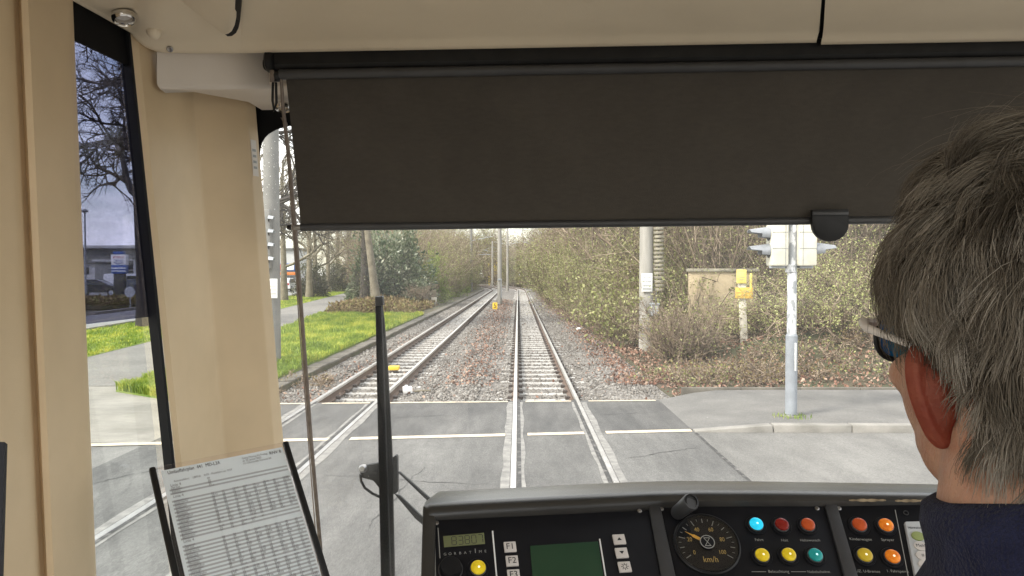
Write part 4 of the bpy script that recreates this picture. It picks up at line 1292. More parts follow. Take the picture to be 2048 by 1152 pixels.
# near the tension mast and the marker post
def twiggy(name, label, c, seed, h, rad, stems, leafn, leafs, leafm, group=None, spread=0.8, cfg=None, cat='shrub'):
    g2 = np_rng(seed)
    W, Lq = shrub_proto(seed, h, rad, stems, leafn, leafs, spread=spread, cfg=cfg)
    t = thing(name, label, cat, c, group)
    npmesh('stems', *place(W, c)[:2], M['twig'], t, rnd=W[2])
    npmesh('leaves', *place(Lq, c)[:2], M[leafm], t, rnd=Lq[2])
    return t
def gz(x, y): return (x, y, hz(x, y) - 0.03)
BR = [(6, 0.2, -0.09, 8, 0.9, 0.42, 0.6, 0.1), (4, 0.3, -0.03, 4, 0.9, 0.5, 0.6, 0.1), (2, 0.3, 0, 0, 0, 0, 0, 0)]
twiggy('bare_shrub', 'dense brown twiggy shrub at the foot of the tension mast', gz(4.05, 20.8), 101, 1.5, 0.5, 62, 1500, 0.055, 'leaf_olive')
twiggy('bare_shrub', 'brown twiggy shrub between the tension mast and the marker post', gz(3.95, 17.6), 102, 1.35, 0.5, 70, 1300, 0.05, 'leaf_olive')
twiggy('leafy_shrub', 'dark leafy shrub rising right beside the tension weights', gz(4.2, 19.7), 103, 2.3, 0.4, 26, 2600, 0.07, 'leaf_olive')
twiggy('leafy_shrub', 'glossy green shrub just left of the tension mast in the brush', gz(3.1, 21.6), 104, 2.2, 0.5, 22, 1700, 0.10, 'leaf_olive')
for i, (x, y, h, n, lab) in enumerate([
        (6.1, 18.9, 0.8, 1600, 'yellow-green bramble directly left of the marker post'),
        (6.75, 18.4, 1.9, 2600, 'yellow-green bramble right of the marker post'),
        (7.5, 17.4, 2.0, 3000, 'yellow-green bramble behind the traffic light pole'),
        (8.7, 17.8, 2.2, 3000, 'arching yellow-green bramble right of the traffic light pole'),
        (9.8, 17.2, 2.1, 2600, 'yellow-green bramble in front of the wood beside the driver'),
        (7.9, 20.0, 2.8, 2400, 'tall bramble behind the others, left of centre in the clump'),
        (9.9, 20.5, 3.0, 2400, 'tall bramble at the back of the clump by the driver'),
        (11.6, 18.2, 2.4, 2200, 'bramble at the right end of the clump behind the driver')]):
    twiggy('bramble', lab, gz(x, y), 110 + i, h, 0.75, 46, int(n * 2.3), 0.046, 'leaf_bramble', 'brambles on the bank', cfg=BR, spread=1.3)
for i, (x, y, lab) in enumerate([(5.3, 15.2, 'low dry brush at the front of the bank left of the traffic light'), (7.2, 15.0, 'low dry brush on the bank behind the traffic light foot'), (9.2, 15.2, 'low dry brush on the bank right of the traffic light foot'), (3.5, 15.0, 'low dry brush at the corner where ballast meets the bank'), (4.4, 15.0, 'low green and brown brush in front of the twiggy shrub, near the pavement corner'), (6.3, 16.4, 'low dry brush at the foot of the brambles below the marker post'), (8.2, 16.2, 'low green and brown brush at the foot of the brambles behind the traffic light'), (10.6, 15.6, 'low dry brush at the right end of the bank by the driver')]):
    twiggy('dry_brush', lab, gz(x, y), 130 + i, 0.62, 0.9, 46, 1100, 0.055, 'leaf_olive' if i % 2 else 'leaf_dead', cfg=BR, spread=1.6)
# the wood behind the brambles
TW, LF = [], []
for k in range(70):
    x, y = g.uniform(4.8, 22), g.uniform(22.6, 33)
    put(int((0, 1, 3, 0)[g.integers(0, 4)]), x, y, g.uniform(1.0, 1.35))
tw = joinp(TW); lf = joinp(LF)
br3 = tag(bpy.data.objects.new('wood_undergrowth', None), 'tangled undergrowth of the wood behind the yellow-green brambles', 'undergrowth', kind='stuff')
C.objects.link(br3); ORG[br3.name] = Vector((0, 0, 0))
b1 = npmesh('twigs', tw[0], tw[1], M['twig_grey'], br3, rnd=tw[2]); b1['kind'] = 'stuff'
b2 = npmesh('leaves', lf[0], lf[1], M['leaf_olive'], br3, rnd=lf[2]); b2['kind'] = 'stuff'
# low tan wall, added to imitate a pale windscreen reflection among the brambles
t = thing('reflection_wall', 'added low tan wall imitating a windscreen reflection, half hidden behind the brambles and marker post', 'wall', (5.9, 21.5, 0))
mb = MB(); mb.box((5.4, 19.6, 1.0), (1.75, 0.24, 2.2)); mb.build('wall_panel', mat('reflection_tan', (0.42, 0.34, 0.22), 0.9, (0.35, 0.28, 0.18), vs=3, vdet=7, bump=0.3, bs=40), t, bevel=0.01)
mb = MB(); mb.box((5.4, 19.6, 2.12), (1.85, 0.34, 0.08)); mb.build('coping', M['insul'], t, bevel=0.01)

# ------------------------------------------------------------------ grass
def blades(P, hmin, hmax, seed, w=0.010, lean=0.6):
    g2 = np_rng(seed)
    k = len(P)
    h = g2.uniform(hmin, hmax, k)[:, None]
    a = g2.random(k) * 2 * PI
    e = np.stack([np.cos(a), np.sin(a), np.zeros(k)], 1)
    a2 = g2.random(k) * 2 * PI
    l = np.stack([np.cos(a2), np.sin(a2), np.zeros(k)], 1) * (g2.random((k, 1)) * lean)
    up = np.array([[0, 0, 1.0]])
    mid = P + (up * 0.6 + l * 0.35) * h
    tip = P + (up * 0.9 + l * 1.1) * h
    V = np.stack([P - e * w, P + e * w, mid + e * w * 0.8, tip, mid - e * w * 0.8], 1)
    b = np.arange(k) * 5
    V = V.reshape(-1, 3)
    F4 = np.stack([b, b + 1, b + 2, b + 4], 1)
    F3 = np.stack([b + 4, b + 2, b + 3, b + 3], 1)
    tone = 0.55 + 0.25 * np.sin(P[:, 0] * 1.9 + 1.3 * np.sin(P[:, 1] * 0.9)) * np.cos(P[:, 1] * 1.1 + P[:, 0]) + 0.3 * np.sin(P[:, 0] * 5.1 + 2 * np.sin(P[:, 1] * 1.3)) * np.sin(P[:, 1] * 2.2 + P[:, 0] * 2) + 0.2 * g2.normal(size=k)
    return V, np.concatenate([F4]), np.repeat(np.clip(tone, 0, 1), 5), b
def grass(name, P, hmin, hmax, seed, w):
    V, F4, rv, b = blades(P, hmin, hmax, seed, w)
    F3 = np.stack([b + 4, b + 2, b + 3], 1)
    V = V.astype(np.float32)
    me = bpy.data.meshes.new(name)
    me.vertices.add(len(V)); me.vertices.foreach_set('co', V.ravel())
    li = np.concatenate([F4.ravel(), F3.ravel()]).astype(np.int32)
    me.loops.add(len(li)); me.loops.foreach_set('vertex_index', li)
    n4, n3 = len(F4), len(F3)
    me.polygons.add(n4 + n3)
    me.polygons.foreach_set('loop_start', np.concatenate([np.arange(n4) * 4, n4 * 4 + np.arange(n3) * 3]).astype(np.int32))
    me.polygons.foreach_set('loop_total', np.concatenate([np.full(n4, 4), np.full(n3, 3)]).astype(np.int32))
    at = me.attributes.new('rnd', 'FLOAT', 'POINT'); at.data.foreach_set('value', rv.astype(np.float32))
    me.update(calc_edges=True)
    me.materials.append(M['grass'])
    return tag(link(name, me), kind='stuff')
g3 = np_rng(17)
n = 70000
Y = 11.8 + 24.7 * g3.random(n) ** 1.5
lo = np.array([max(gstrip(v), -20) if v > 14.5 else np.interp(v, [11.75, 12.6, 14.5], [-5.6, -6.9, gstrip(14.5)]) for v in Y])
X = lo + (-4.64 - lo) * g3.random(n)
hm = 0.5 + 0.5 * np.sin(X * 2.3 + np.sin(Y * 1.7)) * np.sin(Y * 1.9 + X)
P = np.stack([X, Y, np.full(n, 0.03)], 1)
hi = hm > 0.5
grass('grass', np.concatenate([P[hi]]), 0.08, 0.22, 1, 0.010)
grass('grass', np.concatenate([P[~hi]]), 0.05, 0.13, 2, 0.009)
n = 26000
Y = 18 + 62 * g3.random(n) ** 1.5
X = np.array([xl(v, 0) for v in Y]) + g3.uniform(-15.4, -11.75, n)
grass('grass', np.stack([X, Y, np.full(n, 0.02)], 1), 0.04, 0.11, 3, 0.016)

twiggy('dry_weed', 'reddish dry weed beside the cable trough close to the crossing', (-4.05, 14.3, -0.16), 140, 0.42, 0.4, 40, 260, 0.05, 'leaf_dead', cfg=BR, spread=1.2)
twiggy('dry_weed', 'small dry weed at the near end of the cable trough', (-4.35, 12.6, -0.12), 141, 0.3, 0.25, 24, 120, 0.05, 'leaf_dead', cfg=BR, spread=1.2)

for i, (y, r_, h_, lm, lab) in enumerate([(58, 1.3, 3.6, 'leaf_lime', 'loose pale green bush left of the track just past the lime shrub'), (74, 1.5, 3.4, 'leaf_olive', 'olive bush left of the track before the far masts'), (80, 1.4, 2.6, 'leaf_lime', 'low fresh green bush beside the trough near the far masts'), (96, 1.9, 4.5, 'leaf_olive', 'olive bush left of the track at the start of the bend')]):
    make_bush('green_bush', lab, (-6.4 - 0.3 * (i % 2) + cxo(y), y, 0), r_, h_, 150 + i, lm, 2600, 0.15)
for i, (x, y, h_, n_, lab) in enumerate([(3.6, 27, 2.2, 2600, 'leafy green shrub at the foot of the brush, nearest left of the tension mast'), (3.5, 33, 2.0, 2600, 'leafy green shrub at the foot of the brush, second along the ballast'), (3.7, 41, 2.4, 2600, 'leafy green shrub at the foot of the brush, third along the ballast')]):
    twiggy('leafy_shrub', lab, gz(x, y), 160 + i, h_, 0.6, 22, n_, 0.085, 'leaf_olive')

q = gnd(1582, 834, 0.085)
gw = np_rng(77)
a_, r_ = gw.random(150) * 2 * PI, 0.09 + 0.2 * gw.random(150) ** 1.6
o = grass('grass', np.stack([q.x + np.cos(a_) * r_, q.y + np.sin(a_) * r_ * 0.8, np.full(150, 0.085)], 1), 0.02, 0.07, 5, 0.0035)
# ================================================================== far left: buildings, cars, signs
M['wall_grey'] = mat('wall_grey', (0.17, 0.175, 0.17), 0.85, (0.14, 0.145, 0.14), vs=0.6, vdet=6)
M['wall_white'] = mat('wall_white', (0.48, 0.48, 0.465), 0.85, (0.42, 0.42, 0.405), vs=0.5, vdet=6)
M['dark_open'] = mat('dark_door', (0.025, 0.026, 0.028), 0.5)
M['pane'] = mat('window_pane', (0.03, 0.035, 0.04), 0.1)
M['blue'] = mat('sign_blue', (0.03, 0.09, 0.30), 0.5)
M['red'] = mat('sign_red', (0.45, 0.03, 0.04), 0.5)
M['orange'] = mat('sign_orange', (0.62, 0.18, 0.03), 0.5)
M['car_black'] = mat('car_black', (0.012, 0.013, 0.016), 0.18)
M['car_dark'] = mat('car_dark', (0.03, 0.035, 0.05), 0.2)
M['car_white'] = mat('car_white', (0.62, 0.63, 0.64), 0.25)
M['car_red'] = mat('car_silver', (0.34, 0.35, 0.37), 0.25, metal=0.5)
M['tyre'] = mat('tyre', (0.02, 0.02, 0.02), 0.9)
M['lamp_red'] = mat('tail_lamp', (0.35, 0.01, 0.01), 0.3)
M['lamp_white'] = mat('head_lamp', (0.6, 0.6, 0.6), 0.15)
def on(o, rz, x, y, z):
    c, s = math.cos(rz), math.sin(rz)
    return Vector((o[0] + x * c - y * s, o[1] + x * s + y * c, o[2] + z))
def car(label, o, rz, m, kind='wagon', group='cars parked beyond the street'):
    """built round its own origin, nose towards local +x, then set down"""
    t = thing('parked_car', label, 'car', o, group, rz=rz if rz else 1e-6)
    if kind == 'wagon':
        side = [(-2.25, 0.35), (-2.28, 0.8), (-2.2, 1.0), (-1.95, 1.42), (-1.5, 1.48), (0.1, 1.46), (0.55, 1.3), (1.1, 0.98), (1.9, 0.86), (2.22, 0.7), (2.28, 0.35)]
        win = [(-1.9, 1.02), (-1.7, 1.36), (-1.4, 1.41), (0.08, 1.39), (0.45, 1.26), (0.85, 1.0)]
    else:
        side = [(-2.4, 0.35), (-2.42, 1.0), (-2.35, 1.9), (-2.1, 1.98), (1.0, 1.96), (1.4, 1.8), (1.8, 1.12), (2.3, 0.98), (2.42, 0.7), (2.42, 0.35)]
        win = [(-0.2, 1.15), (-0.2, 1.78), (0.95, 1.78), (1.22, 1.68), (1.5, 1.15)]
    W = 0.86
    mb = MB()
    rows = []
    for w, k in ((-W, 1.0), (-W * 0.97, 1.02), (W * 0.97, 1.02), (W, 1.0)):
        rows.append([Vector((x, w * (1.0 if z < 1.0 else 0.86), 0.35 + (z - 0.35) * k)) for x, z in side])
    mb.loft(rows)
    mb.poly(rows[0]); mb.poly(list(reversed(rows[-1])))
    mb.build('body', m, t, smooth=35, bevel=0.03)
    for sg in (-1, 1):
        mb = MB(); mb.prism([Vector((x, sg * W * (0.885 if z > 1.05 else 0.995), z)) for x, z in win], (0, sg * 0.02, 0)); mb.build('side_window', M['pane'], t, smooth=0)
    fx = side[-5:] if kind == 'wagon' else side[-5:]
    a, b = ((0.60, 1.28), (1.08, 1.0)) if kind == 'wagon' else ((1.42, 1.78), (1.78, 1.15))
    mb = MB(); mb.prism([Vector((a[0], -0.66, a[1])), Vector((a[0], 0.66, a[1])), Vector((b[0], 0.7, b[1])), Vector((b[0], -0.7, b[1]))], (0.025, 0, 0.02)); mb.build('windscreen', M['pane'], t, smooth=0)
    for x in (-1.4, 1.42):
        for sg in (-1, 1):
            mb = MB(); mb.lathe([(0.2, -0.1), (0.31, -0.1), (0.325, -0.05), (0.325, 0.05), (0.31, 0.1), (0.2, 0.1)], (x, sg * 0.8, 0.325), (0, 1, 0), n=20)
            w_ = mb.build('wheel', M['tyre'], t)
            mb = MB(); mb.lathe([(0.2, -0.104), (0.19, 0.104)], (x, sg * 0.8, 0.325), (0, 1, 0), n=14); mb.build('rim', M['galv'], w_)
    for sg in (-1, 1):
        mb = MB(); mb.box((2.26 if kind == 'wagon' else 2.41, sg * 0.62, 0.66), (0.06, 0.3, 0.14)); mb.build('headlight', M['lamp_white'], t, bevel=0.01)
        mb = MB(); mb.box((-2.27 if kind == 'wagon' else -2.41, sg * 0.68, 0.85), (0.05, 0.2, 0.2)); mb.build('tail_light', M['lamp_red'], t, bevel=0.01)
    return t
Q = lambda px, y: pix(px, 547, y)
q = Q(196, 66); car('black station wagon side-on before the grey garage', (q.x, 66, 0.005), R(8), M['car_black'])
q = Q(268, 68); car('dark blue car parked right of the sign tower', (q.x, 68, 0.005), R(150), M['car_dark'])
q = Q(262, 76); car('white van parked at the back, right of the sign tower', (q.x, 76, 0.005), R(12), M['car_white'], 'van')
q = Q(292, 77); car('second white van, partly behind the street tree', (q.x, 77, 0.005), R(15), M['car_white'], 'van')
q = Q(573, 84); car('white car on the street left of the evergreen bushes', (q.x, 84, 0.01), R(95), M['car_white'])
q = Q(569, 97); car('silver car behind the white one on the street', (q.x, 97, 0.01), R(95), M['car_red'])
# garage with flat roof
y0 = 84.0
t = thing('garage_building', 'long grey flat-roofed garage with dark gate beyond the car park', 'building', (-48, y0, 0))
x0, x1 = Q(60, y0).x, Q(287, y0).x
zt = pix(200, 493, y0).z
mb = MB(); mb.box(((x0 + x1) / 2, y0 + 6, zt / 2 - 0.1), (x1 - x0, 12, zt - 0.2)); mb.build('wall', M['wall_grey'], t)
mb = MB(); mb.box(((x0 + x1) / 2, y0 + 5.9, zt - 0.05), (x1 - x0 + 0.7, 12.9, 0.35)); mb.build('roof', M['wall_white'], t, bevel=0.04)
def face(name, a, b, c, d, y, m, par, th=0.08):
    p, q = pix(a, c, y), pix(b, d, y)
    mb = MB(); mb.box(((p.x + q.x) / 2, y - th / 2, (p.z + q.z) / 2), (abs(q.x - p.x), th, abs(p.z - q.z)))
    return mb.build(name, m, par, bevel=0.01)
g1 = face('gate', 190, 222, 524, 576, y0 - 0.005, M['dark_open'], t)
face('lintel', 186, 226, 519, 524, y0 - 0.005, M['wall_white'], t, 0.2)
for a, b in ((253, 268), (272, 283), (100, 118), (128, 146)):
    f_ = face('window', a, b, 519, 541, y0 - 0.003, M['wall_white'], t, 0.1)
    face('pane', a + 1.5, b - 1.5, 521, 539, y0 - 0.108, M['pane'], f_, 0.02)
t = thing('white_annex', 'small white flat-roofed hut left of the garage gate', 'building', (Q(175, 78).x, 78, 0))
a, b = Q(120, 78).x, Q(190, 78).x
mb = MB(); mb.box(((a + b) / 2, 80, 1.55), (b - a, 4, 3.1)); mb.build('wall', M['wall_white'], t)
mb = MB(); mb.box(((a + b) / 2, 79.9, 3.2), (b - a + 0.4, 4.4, 0.22)); mb.build('roof', M['wall_grey'], t, bevel=0.02)
f_ = face('window', 150, 178, 535, 548, 77.99, M['pane'], t, 0.05)
t = thing('low_extension', 'pale low extension at the right end of the grey garage', 'building', (Q(300, 80).x, 80, 0))
a, b = Q(266, 80).x, Q(322, 80).x
mb = MB(); mb.box(((a + b) / 2, 81.9, 1.85), (b - a, 3.6, 3.7)); mb.build('wall', M['wall_white'], t)
mb = MB(); mb.box(((a + b) / 2, 81.7, 3.8), (b - a + 0.4, 4.1, 0.25)); mb.build('roof', M['wall_grey'], t, bevel=0.02)
# sign tower
y0 = 62.0
c = Q(237, y0)
t = thing('sign_tower', 'tall workshop sign with white and blue panel on a dark pillar', 'sign', (c.x, y0, 0))
def bar(name, a, b, c_, d, y, m, par, th, bev=0.01):
    p, q = pix(a, c_, y), pix(b, d, y)
    mb = MB(); mb.box(((p.x + q.x) / 2, y + th / 2, (p.z + q.z) / 2), (abs(q.x - p.x), th, abs(p.z - q.z)))
    return mb.build(name, m, par, bevel=bev)
p_, q_ = pix(226, 547, y0), pix(249, 547, y0)
mb = MB(); mb.box(((p_.x + q_.x) / 2, y0 + 0.18, p_.z / 2), (q_.x - p_.x, 0.26, p_.z)); mb.build('pillar', M['dark_open'], t, bevel=0.02)
w1 = bar('white_panel', 222, 252, 509, 530, y0, M['sign_white'], t, 0.4)
w2 = bar('blue_panel', 222, 252, 530.3, 547, y0, M['blue'], t, 0.4)
bar('stripe', 222.6, 251.4, 535, 537.5, y0 - 0.012, M['sign_white'], w2, 0.01, 0)
bar('stripe', 222.6, 251.4, 541, 543, y0 - 0.012, M['sign_white'], w2, 0.01, 0)
bar('blue_cap', 226, 247, 503, 508.7, y0 + 0.02, M['blue'], t, 0.36)
mb = MB(); add_text(mb, 'BOSCH', 0.29, pix(237, 514.5, y0) + Vector((0, -0.006, 0)), (1, 0, 0), (0, 0, 1), lift=0.004); mb.build('lettering', M['red'], w1, smooth=0)
mb = MB(); add_text(mb, 'Service', 0.26, pix(237, 521, y0) + Vector((0, -0.006, 0)), (1, 0, 0), (0, 0, 1), lift=0.004)
pc = pix(237, 526.5, y0) + Vector((0, -0.012, 0)); mb.poly([pc + Vector((-0.42, 0, 0.07)), pc + Vector((0, 0, -0.12)), pc + Vector((0.42, 0, 0.07)), pc + Vector((0.3, 0, 0.07)), pc + Vector((0, 0, -0.04)), pc + Vector((-0.3, 0, 0.07))])
mb.build('lettering', M['blue'], w1, smooth=0)
# lamp post, back of a round sign, planted island
y0 = 50.0
c = Q(171, y0)
t = thing('street_lamp', 'dark slender street lamp post at the left edge of the side window', 'street lamp', (c.x, y0, 0))
mb = MB(); mb.tube([(c.x, y0, 0), (c.x, y0, 1.2), (c.x, y0, 1.25), (c.x, y0, 6.2)], [0.1, 0.1, 0.07, 0.05], n=12); mb.build('post', M['visor'], t)
mb = MB(); mb.lathe([(0.05, 0), (0.2, 0.05), (0.24, 0.14), (0.12, 0.24), (0.0, 0.27)], (c.x, y0, 6.15), n=16); mb.build('lamp_head', M['visor'], t)
y0 = 41.0
c = Q(260, y0)
t = thing('round_sign', 'back of a small round grey road sign on a thin post', 'road sign', (c.x, y0, 0))
zt = pix(260, 584, y0).z
mb = MB(); mb.tube([(c.x, y0, 0), (c.x, y0, zt)], 0.03, n=10); mb.build('post', M['galv'], t)
mb = MB(); mb.lathe([(0.29, -0.01), (0.3, 0), (0.29, 0.01)], (c.x, y0 - 0.05, zt), (0, 1, 0), n=24); mb.build('disc', M['galv'], t)
y0 = 43.0
a, b = Q(120, y0), Q(268, y0)
gp = np_rng(3)
t = thing('planted_bed', 'low bed of dry yellowish plants on the traffic island', 'plant bed', ((a.x + b.x) / 2, y0, 0))
mb = MB(); mb.prism([(a.x, y0 - 1.6, 0), (b.x - 1.0, y0 - 1.6, 0), (b.x, y0 - 0.6, 0), (b.x, y0 + 3, 0), (a.x, y0 + 3, 0)], (0, 0, 0.2)); mb.build('soil', M['soil'], t)
n = 5000
P = np.stack([gp.uniform(a.x, b.x - 0.4, n), gp.uniform(y0 - 1.2, y0 + 2.6, n), 0.2 + gp.random(n) ** 1.5 * 0.42], 1)
V, FA, rv = leaf_quads(P, 0.2, gp, asp=0.5); npmesh('plants', V, FA, M['leaf_dead'], t, rnd=rv)
# shop seen past the left mast
y0 = 112.0
t = thing('shop_building', 'white shop with blue and orange signs beyond the street', 'building', (Q(560, y0).x, y0, 0))
a, b = Q(490, y0).x, Q(597, y0).x
zt = pix(570, 497, y0).z
mb = MB(); mb.box(((a + b) / 2, y0 + 5, zt / 2 - 0.1), (b - a, 10, zt - 0.2)); mb.build('wall', M['wall_white'], t)
mb = MB(); mb.box(((a + b) / 2, y0 + 4.9, zt - 0.05), (b - a + 0.5, 10.6, 0.3)); mb.build('roof', M['wall_grey'], t, bevel=0.03)
s1 = face('fascia', 540, 592, 527, 542, y0 - 0.004, M['blue'], t, 0.3)
face('red_sign', 560, 572, 529, 540, y0 - 0.31, M['red'], s1, 0.05)
face('white_sign', 574, 588, 529, 540, y0 - 0.31, M['sign_white'], s1, 0.05)
face('orange_band', 540, 592, 544.5, 550, y0 - 0.004, M['orange'], t, 0.25)
face('shop_window', 545, 566, 552, 568, y0 - 0.004, M['pane'], t, 0.06)
face('shop_window', 570, 590, 552, 568, y0 - 0.004, M['pane'], t, 0.06)
# ================================================================== THE CAB
cab = thing('tram_cab', 'beige lined tram driver cab with raked windscreen, side window and pale ceiling', 'tram cab', (-0.6, 1.2, 0.75))
def ext(a, b, z):
    a, b = Vector(a), Vector(b)
    return a + (b - a) * ((z - a.z) / (b.z - a.z))
ZT, ZB = 2.46, 0.80
L1a = (pixx(255, 100, -0.655), pixx(337, 900, -0.655))
L1b = (pixx(268, 100, -0.645), pixx(351, 900, -0.645))
L2 = (pix(385, 184, 1.46), pix(451, 918, 1.62))
L3 = (pix(492, 205, 1.535), pix(549, 898, 1.705))
L4 = (pix(511, 212, 1.56), pix(567, 890, 1.745))
ZS = [ZB + (ZT - ZB) * i / 8 for i in range(9)]
def col(L, z, dx=0.0, dy=0.0):
    return ext(L[0], L[1], z) + Vector((dx, dy, 0))
rows = []
for z in ZS:
    l1, l2, l3, l4 = (col(L, z) for L in (L1b, L2, L3, L4))
    def rnd_corner(a, b, c, r=0.014):
        p = b + (a - b).normalized() * r; q = b + (c - b).normalized() * r
        m_ = (p + q) * 0.25 + b * 0.5
        return [p, m_, q]
    rows.append([l1 + Vector((-0.05, 0.16, 0)), l1 + Vector((-0.004, 0.002, 0))] + [l1 + Vector((0.003, 0.012, 0))] + rnd_corner(l1, l2, l3, 0.006) + rnd_corner(l2, l3, l4, 0.004) + [l4, l4 + Vector((-0.02, 0.03, 0))])
mb = MB(); mb.loft(rows)
mb.build('front_pillar', M['beige'], cab, smooth=28)
rows = [[col(L1a, z, -0.012, 0.0), col(L1a, z, 0.004, 0.0), col(L1b, z, -0.0035, 0.0), col(L1b, z, -0.03, 0.01)] for z in ZS]
mb = MB(); mb.loft(rows); mb.build('window_seal', M['rubber'], cab)
# door pillar beside the camera
def plan(px, x): return (x, -x * F / (1036.0 - px))
PL = [(-0.640, 0.30), (-0.628, 0.55), plan(20, -0.626), plan(36, -0.629), plan(48, -0.640), plan(56, -0.640), plan(62, -0.629), plan(76, -0.622), plan(150, -0.634), plan(159, -0.640), plan(164, -0.650), (-0.72, 1.115)]
mb = MB(); mb.loft([[Vector((x, y - 0.05 * (z - 2.03), z)) for x, y in PL] for z in ZS])
mb.build('door_pillar', M['beige'], cab, smooth=25)
# side panes
XG = -0.676
mb = MB(); mb.prism([(XG, 1.05, 0.82), (XG, 1.60, 0.82), (XG, 1.34, 2.45), (XG, 1.02, 2.45)], (-0.005, 0, 0)); mb.build('side_window', M['side_glass'], cab, smooth=0)
XT = -0.664
mb = MB(); mb.prism([(XT, 1.06, 1.952), (XT, 1.37, 1.952), (XT, 1.28, 2.45), (XT, 1.03, 2.45)], (-0.004, 0, 0)); mb.build('sliding_pane', M['tint_glass'], cab, smooth=0)
mb = MB(); mb.prism([pixx(a, b, -0.656) for a, b in ((120, -30), (272, 58), (275, 141), (256, 131), (120, 66))], (-0.004, 0, 0)); mb.build('window_header', M['frit'], cab, smooth=0)
# windscreen
def wy(z): return 1.590 - 0.244 * (z - 2.03 - 0.353)
def onws(px, py, d=0.0):
    r_ = ray(px, py)
    k = (1.590 - d + 0.244 * (0.353)) / (r_.y + 0.244 * r_.z)
    return CAM + r_ * k
mb = MB(); mb.prism([(-0.64, wy(2.45), 2.45), (1.75, wy(2.45), 2.45), (1.75, wy(0.9), 0.9), (-0.64, wy(0.9), 0.9)], (0, 0.006, 0)); ws = mb.build('windscreen', M['glass'], cab, smooth=0)
fr = [(490, 190), (2300, 170), (2300, 246), (620, 249), (580, 252), (565, 255), (552, 260), (538, 268), (530, 276), (524, 287), (521, 300), (519, 330), (523, 380), (490, 380)]
mb = MB(); mb.prism([onws(a, b, 0.004) for a, b in fr], (0, -0.002, 0)); mb.build('frit_border', M['frit'], ws, smooth=0)
dr = random.Random(12)
mb = MB()
for k in range(60):
    px, py = (dr.uniform(522, 556), dr.uniform(272, 420)) if k < 34 else (dr.uniform(610, 1780), dr.uniform(470, 960))
    r_ = dr.uniform(0.4, 1.4) * (0.9 if k < 34 else 0.55)
    n_ = 7
    mb.poly([onws(px + r_ * dr.uniform(0.7, 1.2) * math.cos(2 * PI * q / n_), py + r_ * dr.uniform(0.8, 1.6) * math.sin(2 * PI * q / n_), -0.0075) for q in range(n_)])
sp_ = mb.build('dirt_specks', M['speck'], ws, smooth=0); sp_['kind'] = 'stuff'
# ceiling fascia: profile rows (image row at px 1000, distance)
def ro(px): return -0.0178 * (px - 1000)
PF = [(97.5, 1.40), (97, 1.36), (95, 1.345), (89, 1.335), (80, 1.325), (70, 1.306), (58, 1.280), (0, 1.165), (-220, 0.85), (-900, 0.42)]
def fascia(pxs, shift, name, endcurve=0, solid=True):
    rows = []
    for px, ec in pxs:
        row = []
        for k, (py, Y) in enumerate(PF):
            e = ec * (0 if py < -60 else (1.0 - min(1.0, max(0.0, (90 - py) / 150.0)) ** 0.5))
            row.append(pix(px + e, py + ro(px) + (shift if py > 40 else shift * 0.3), Y))
        row.append(row[-1] + Vector((0, -0.6, 0.03)))
        rows.append(row)
    mb = MB(); mb.loft(rows)
    return mb.build(name, M['liner'], cab, smooth=50)
fascia([(482, 0), (800, 0), (1200, 0), (1647, -14)], 0, 'ceiling_panel')
fascia([(1654, -12), (1850, 0), (2400, 0)], 4, 'ceiling_panel')
mb = MB(); mb.loft([[pix(px + (0 if k > 2 else -8 + 4 * k), py + ro(px) - 3, Y + 0.012) + Vector((0, 0, 0.004)) for k, (py, Y) in enumerate(PF[2:9])] for px in (1640, 1662)]); mb.build('panel_gap', M['rubber'], cab, smooth=0)
# left end of the ceiling, coming round to the side window
COLS = [(482, 106.2, 1.36), (400, 107, 1.335), (335, 106, 1.305), (312, 103, 1.290), (290, 94, 1.270), (272, 80, 1.250), (262, 66, 1.235), (150, 4, 1.085), (-100, -134, 0.84)]
rows = []
for px, py, Y in COLS:
    s_ = 1.0
    kf = 1.0 if px > 300 else (0.8 if px > 280 else (0.6 if px > 265 else (0.5 if px > 200 else (0.3 if px > 0 else 0.2))))
    row = [pix(px, py + 0.5, Y + 0.04)] + [pix(px + (0 if a > 40 or px == 482 else (8 if a > -50 else 30)) * kf, py + (a - 97) * kf, Y + (b - 1.36) * kf) for a, b in PF[1:9]]
    row[-1].z = max(row[-1].z, 2.445)
    row.append(Vector((max(row[-1].x, -0.70), row[-1].y - 0.02, 2.49)))
    rows.append(row)
mb = MB(); mb.loft(rows); mb.build('ceiling_corner', M['liner'], cab, smooth=50)
def lid(px, py): return pix(px, py, 1.236 - 0.0017 * (75 - py))
outl = [(330, -20), (358, 0), (448, 71), (457, 70), (465, 64), (470, 54), (473, 40), (478, 0), (484, -200), (180, -200)]
mb = MB(); mb.prism([lid(474 + (a - 474) * 1.0 + (7 if a > 340 else 0), b + (8 if b > 20 else 0)) + Vector((-0.001, 0.003, 0.006)) for a, b in outl], (-0.01, 0.012, 0.03)); mb.build('lid_gap', M['rubber'], cab, smooth=0)
mb = MB(); mb.prism([lid(a, b) for a, b in outl], (-0.01, 0.012, 0.055)); mb.build('overhead_lid', M['liner'], cab, bevel=0.005, smooth=40)
